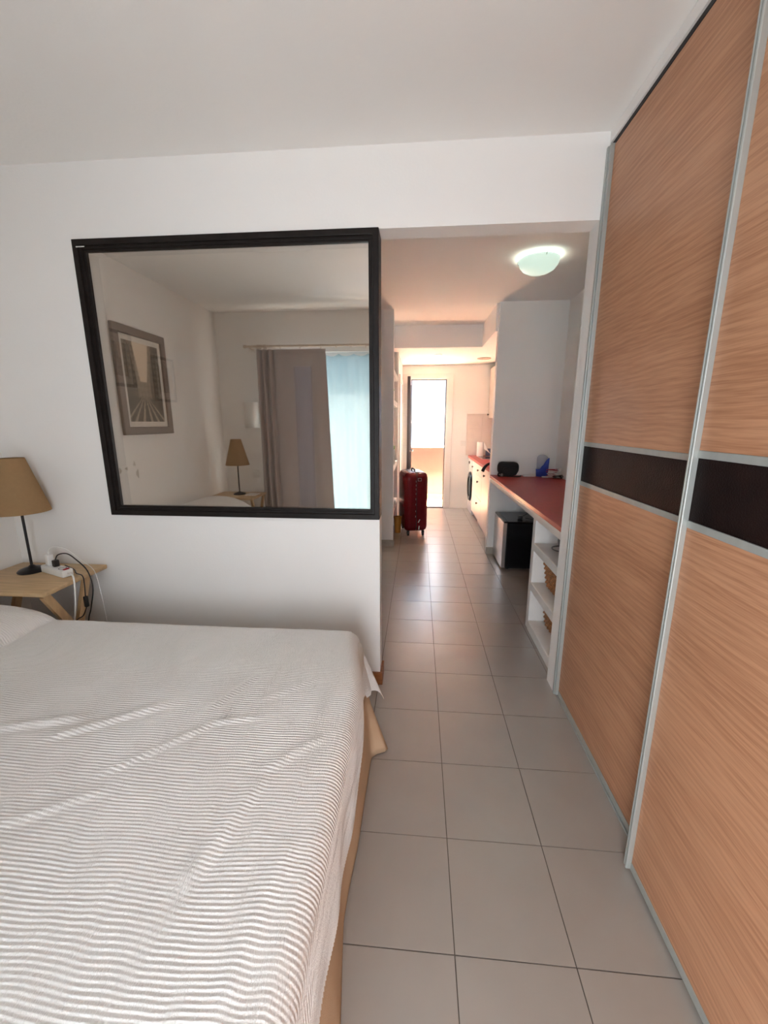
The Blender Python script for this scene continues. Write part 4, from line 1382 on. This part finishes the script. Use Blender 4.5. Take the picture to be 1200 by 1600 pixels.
for x in (-0.0045, 0.0045):
    row = []
    for (cy, cz, a0) in ((hy - rc, hz - rc, 0), (-(hy - rc), hz - rc, math.pi / 2), (-(hy - rc), -(hz - rc), math.pi), (hy - rc, -(hz - rc), 1.5 * math.pi)):
        for s in range(7):
            a = a0 + (math.pi / 2) * s / 6
            row.append(zb.verts.new((x, cy + rc * math.cos(a), zc + cz + rc * math.sin(a))))
    rows.append(row)
skin(zb, rows)
obj('zip', zb, M['black_gap'], sc)
for x in (-0.10, -0.065, 0.065, 0.10):
    obj('rib', bx((x - 0.006, -sd_ / 2 - 0.003, z0_ + 0.10), (x + 0.006, -sd_ / 2 + 0.01, z1_ - 0.10), 0.003), M['suit'], sc)
for z in (0.26, 0.33, 0.42, 0.49, 0.56, 0.62, 0.67, 0.72):
    obj('zip_tooth', bx((-0.014, -sd_ / 2 - 0.0035, z), (-0.010, -sd_ / 2 + 0.004, z + 0.022)), M['steel'], sc)
lg = B()
for a, b in (((0.012, 0.735), (0.058, 0.739)), ((0.012, 0.770), (0.058, 0.774)), ((0.012, 0.735), (0.016, 0.774)), ((0.054, 0.735), (0.058, 0.774))):
    box(lg, (a[0], -sd_ / 2 - 0.004, a[1]), (b[0], -sd_ / 2 + 0.004, b[1]))
obj('badge', lg, M['steel'], sc)
obj('top_latch', bx((-0.01, -sd_ / 2 + 0.035, z1_ - 0.004), (0.035, -sd_ / 2 + 0.075, z1_ + 0.006), 0.003), M['grey_obj'], sc)
hd = B()
tube(hd, [(0, -0.09, z1_ - 0.004), (0, -0.085, z1_ + 0.018), (0, -0.05, z1_ + 0.026), (0, 0.05, z1_ + 0.026), (0, 0.085, z1_ + 0.018), (0, 0.09, z1_ - 0.004)], 0.010, 10)
obj('carry_handle', hd, M['black_pl'], sc, True)
for (z, rot) in ((0.19, 0.5), (0.10, 0.1)):
    bm = bx((-0.006, -0.002, -0.024), (0.006, 0.002, 0.024), 0.001, 1)
    for v in bm.verts:
        v.co = Matrix.Rotation(rot, 3, 'Y') @ v.co + Vector((0.035, -sd_ / 2 - 0.003, z + 0.02))
    obj('scuff_sticker', bm, M['white_pl'], sc)
for (x, y) in ((-0.10, -0.20), (0.10, -0.20), (-0.10, 0.20), (0.10, 0.20)):
    w = B()
    cyl(w, (x - 0.012, y, 0.027), (x + 0.012, y, 0.027), 0.027, seg=20)
    wo = obj('wheel', w, M['black_pl'], sc, 'angle')
    f = B(); box(f, (x - 0.018, y - 0.014, 0.03), (x + 0.018, y + 0.014, 0.072), 0.004)
    obj('fork', f, M['black_pl'], wo)
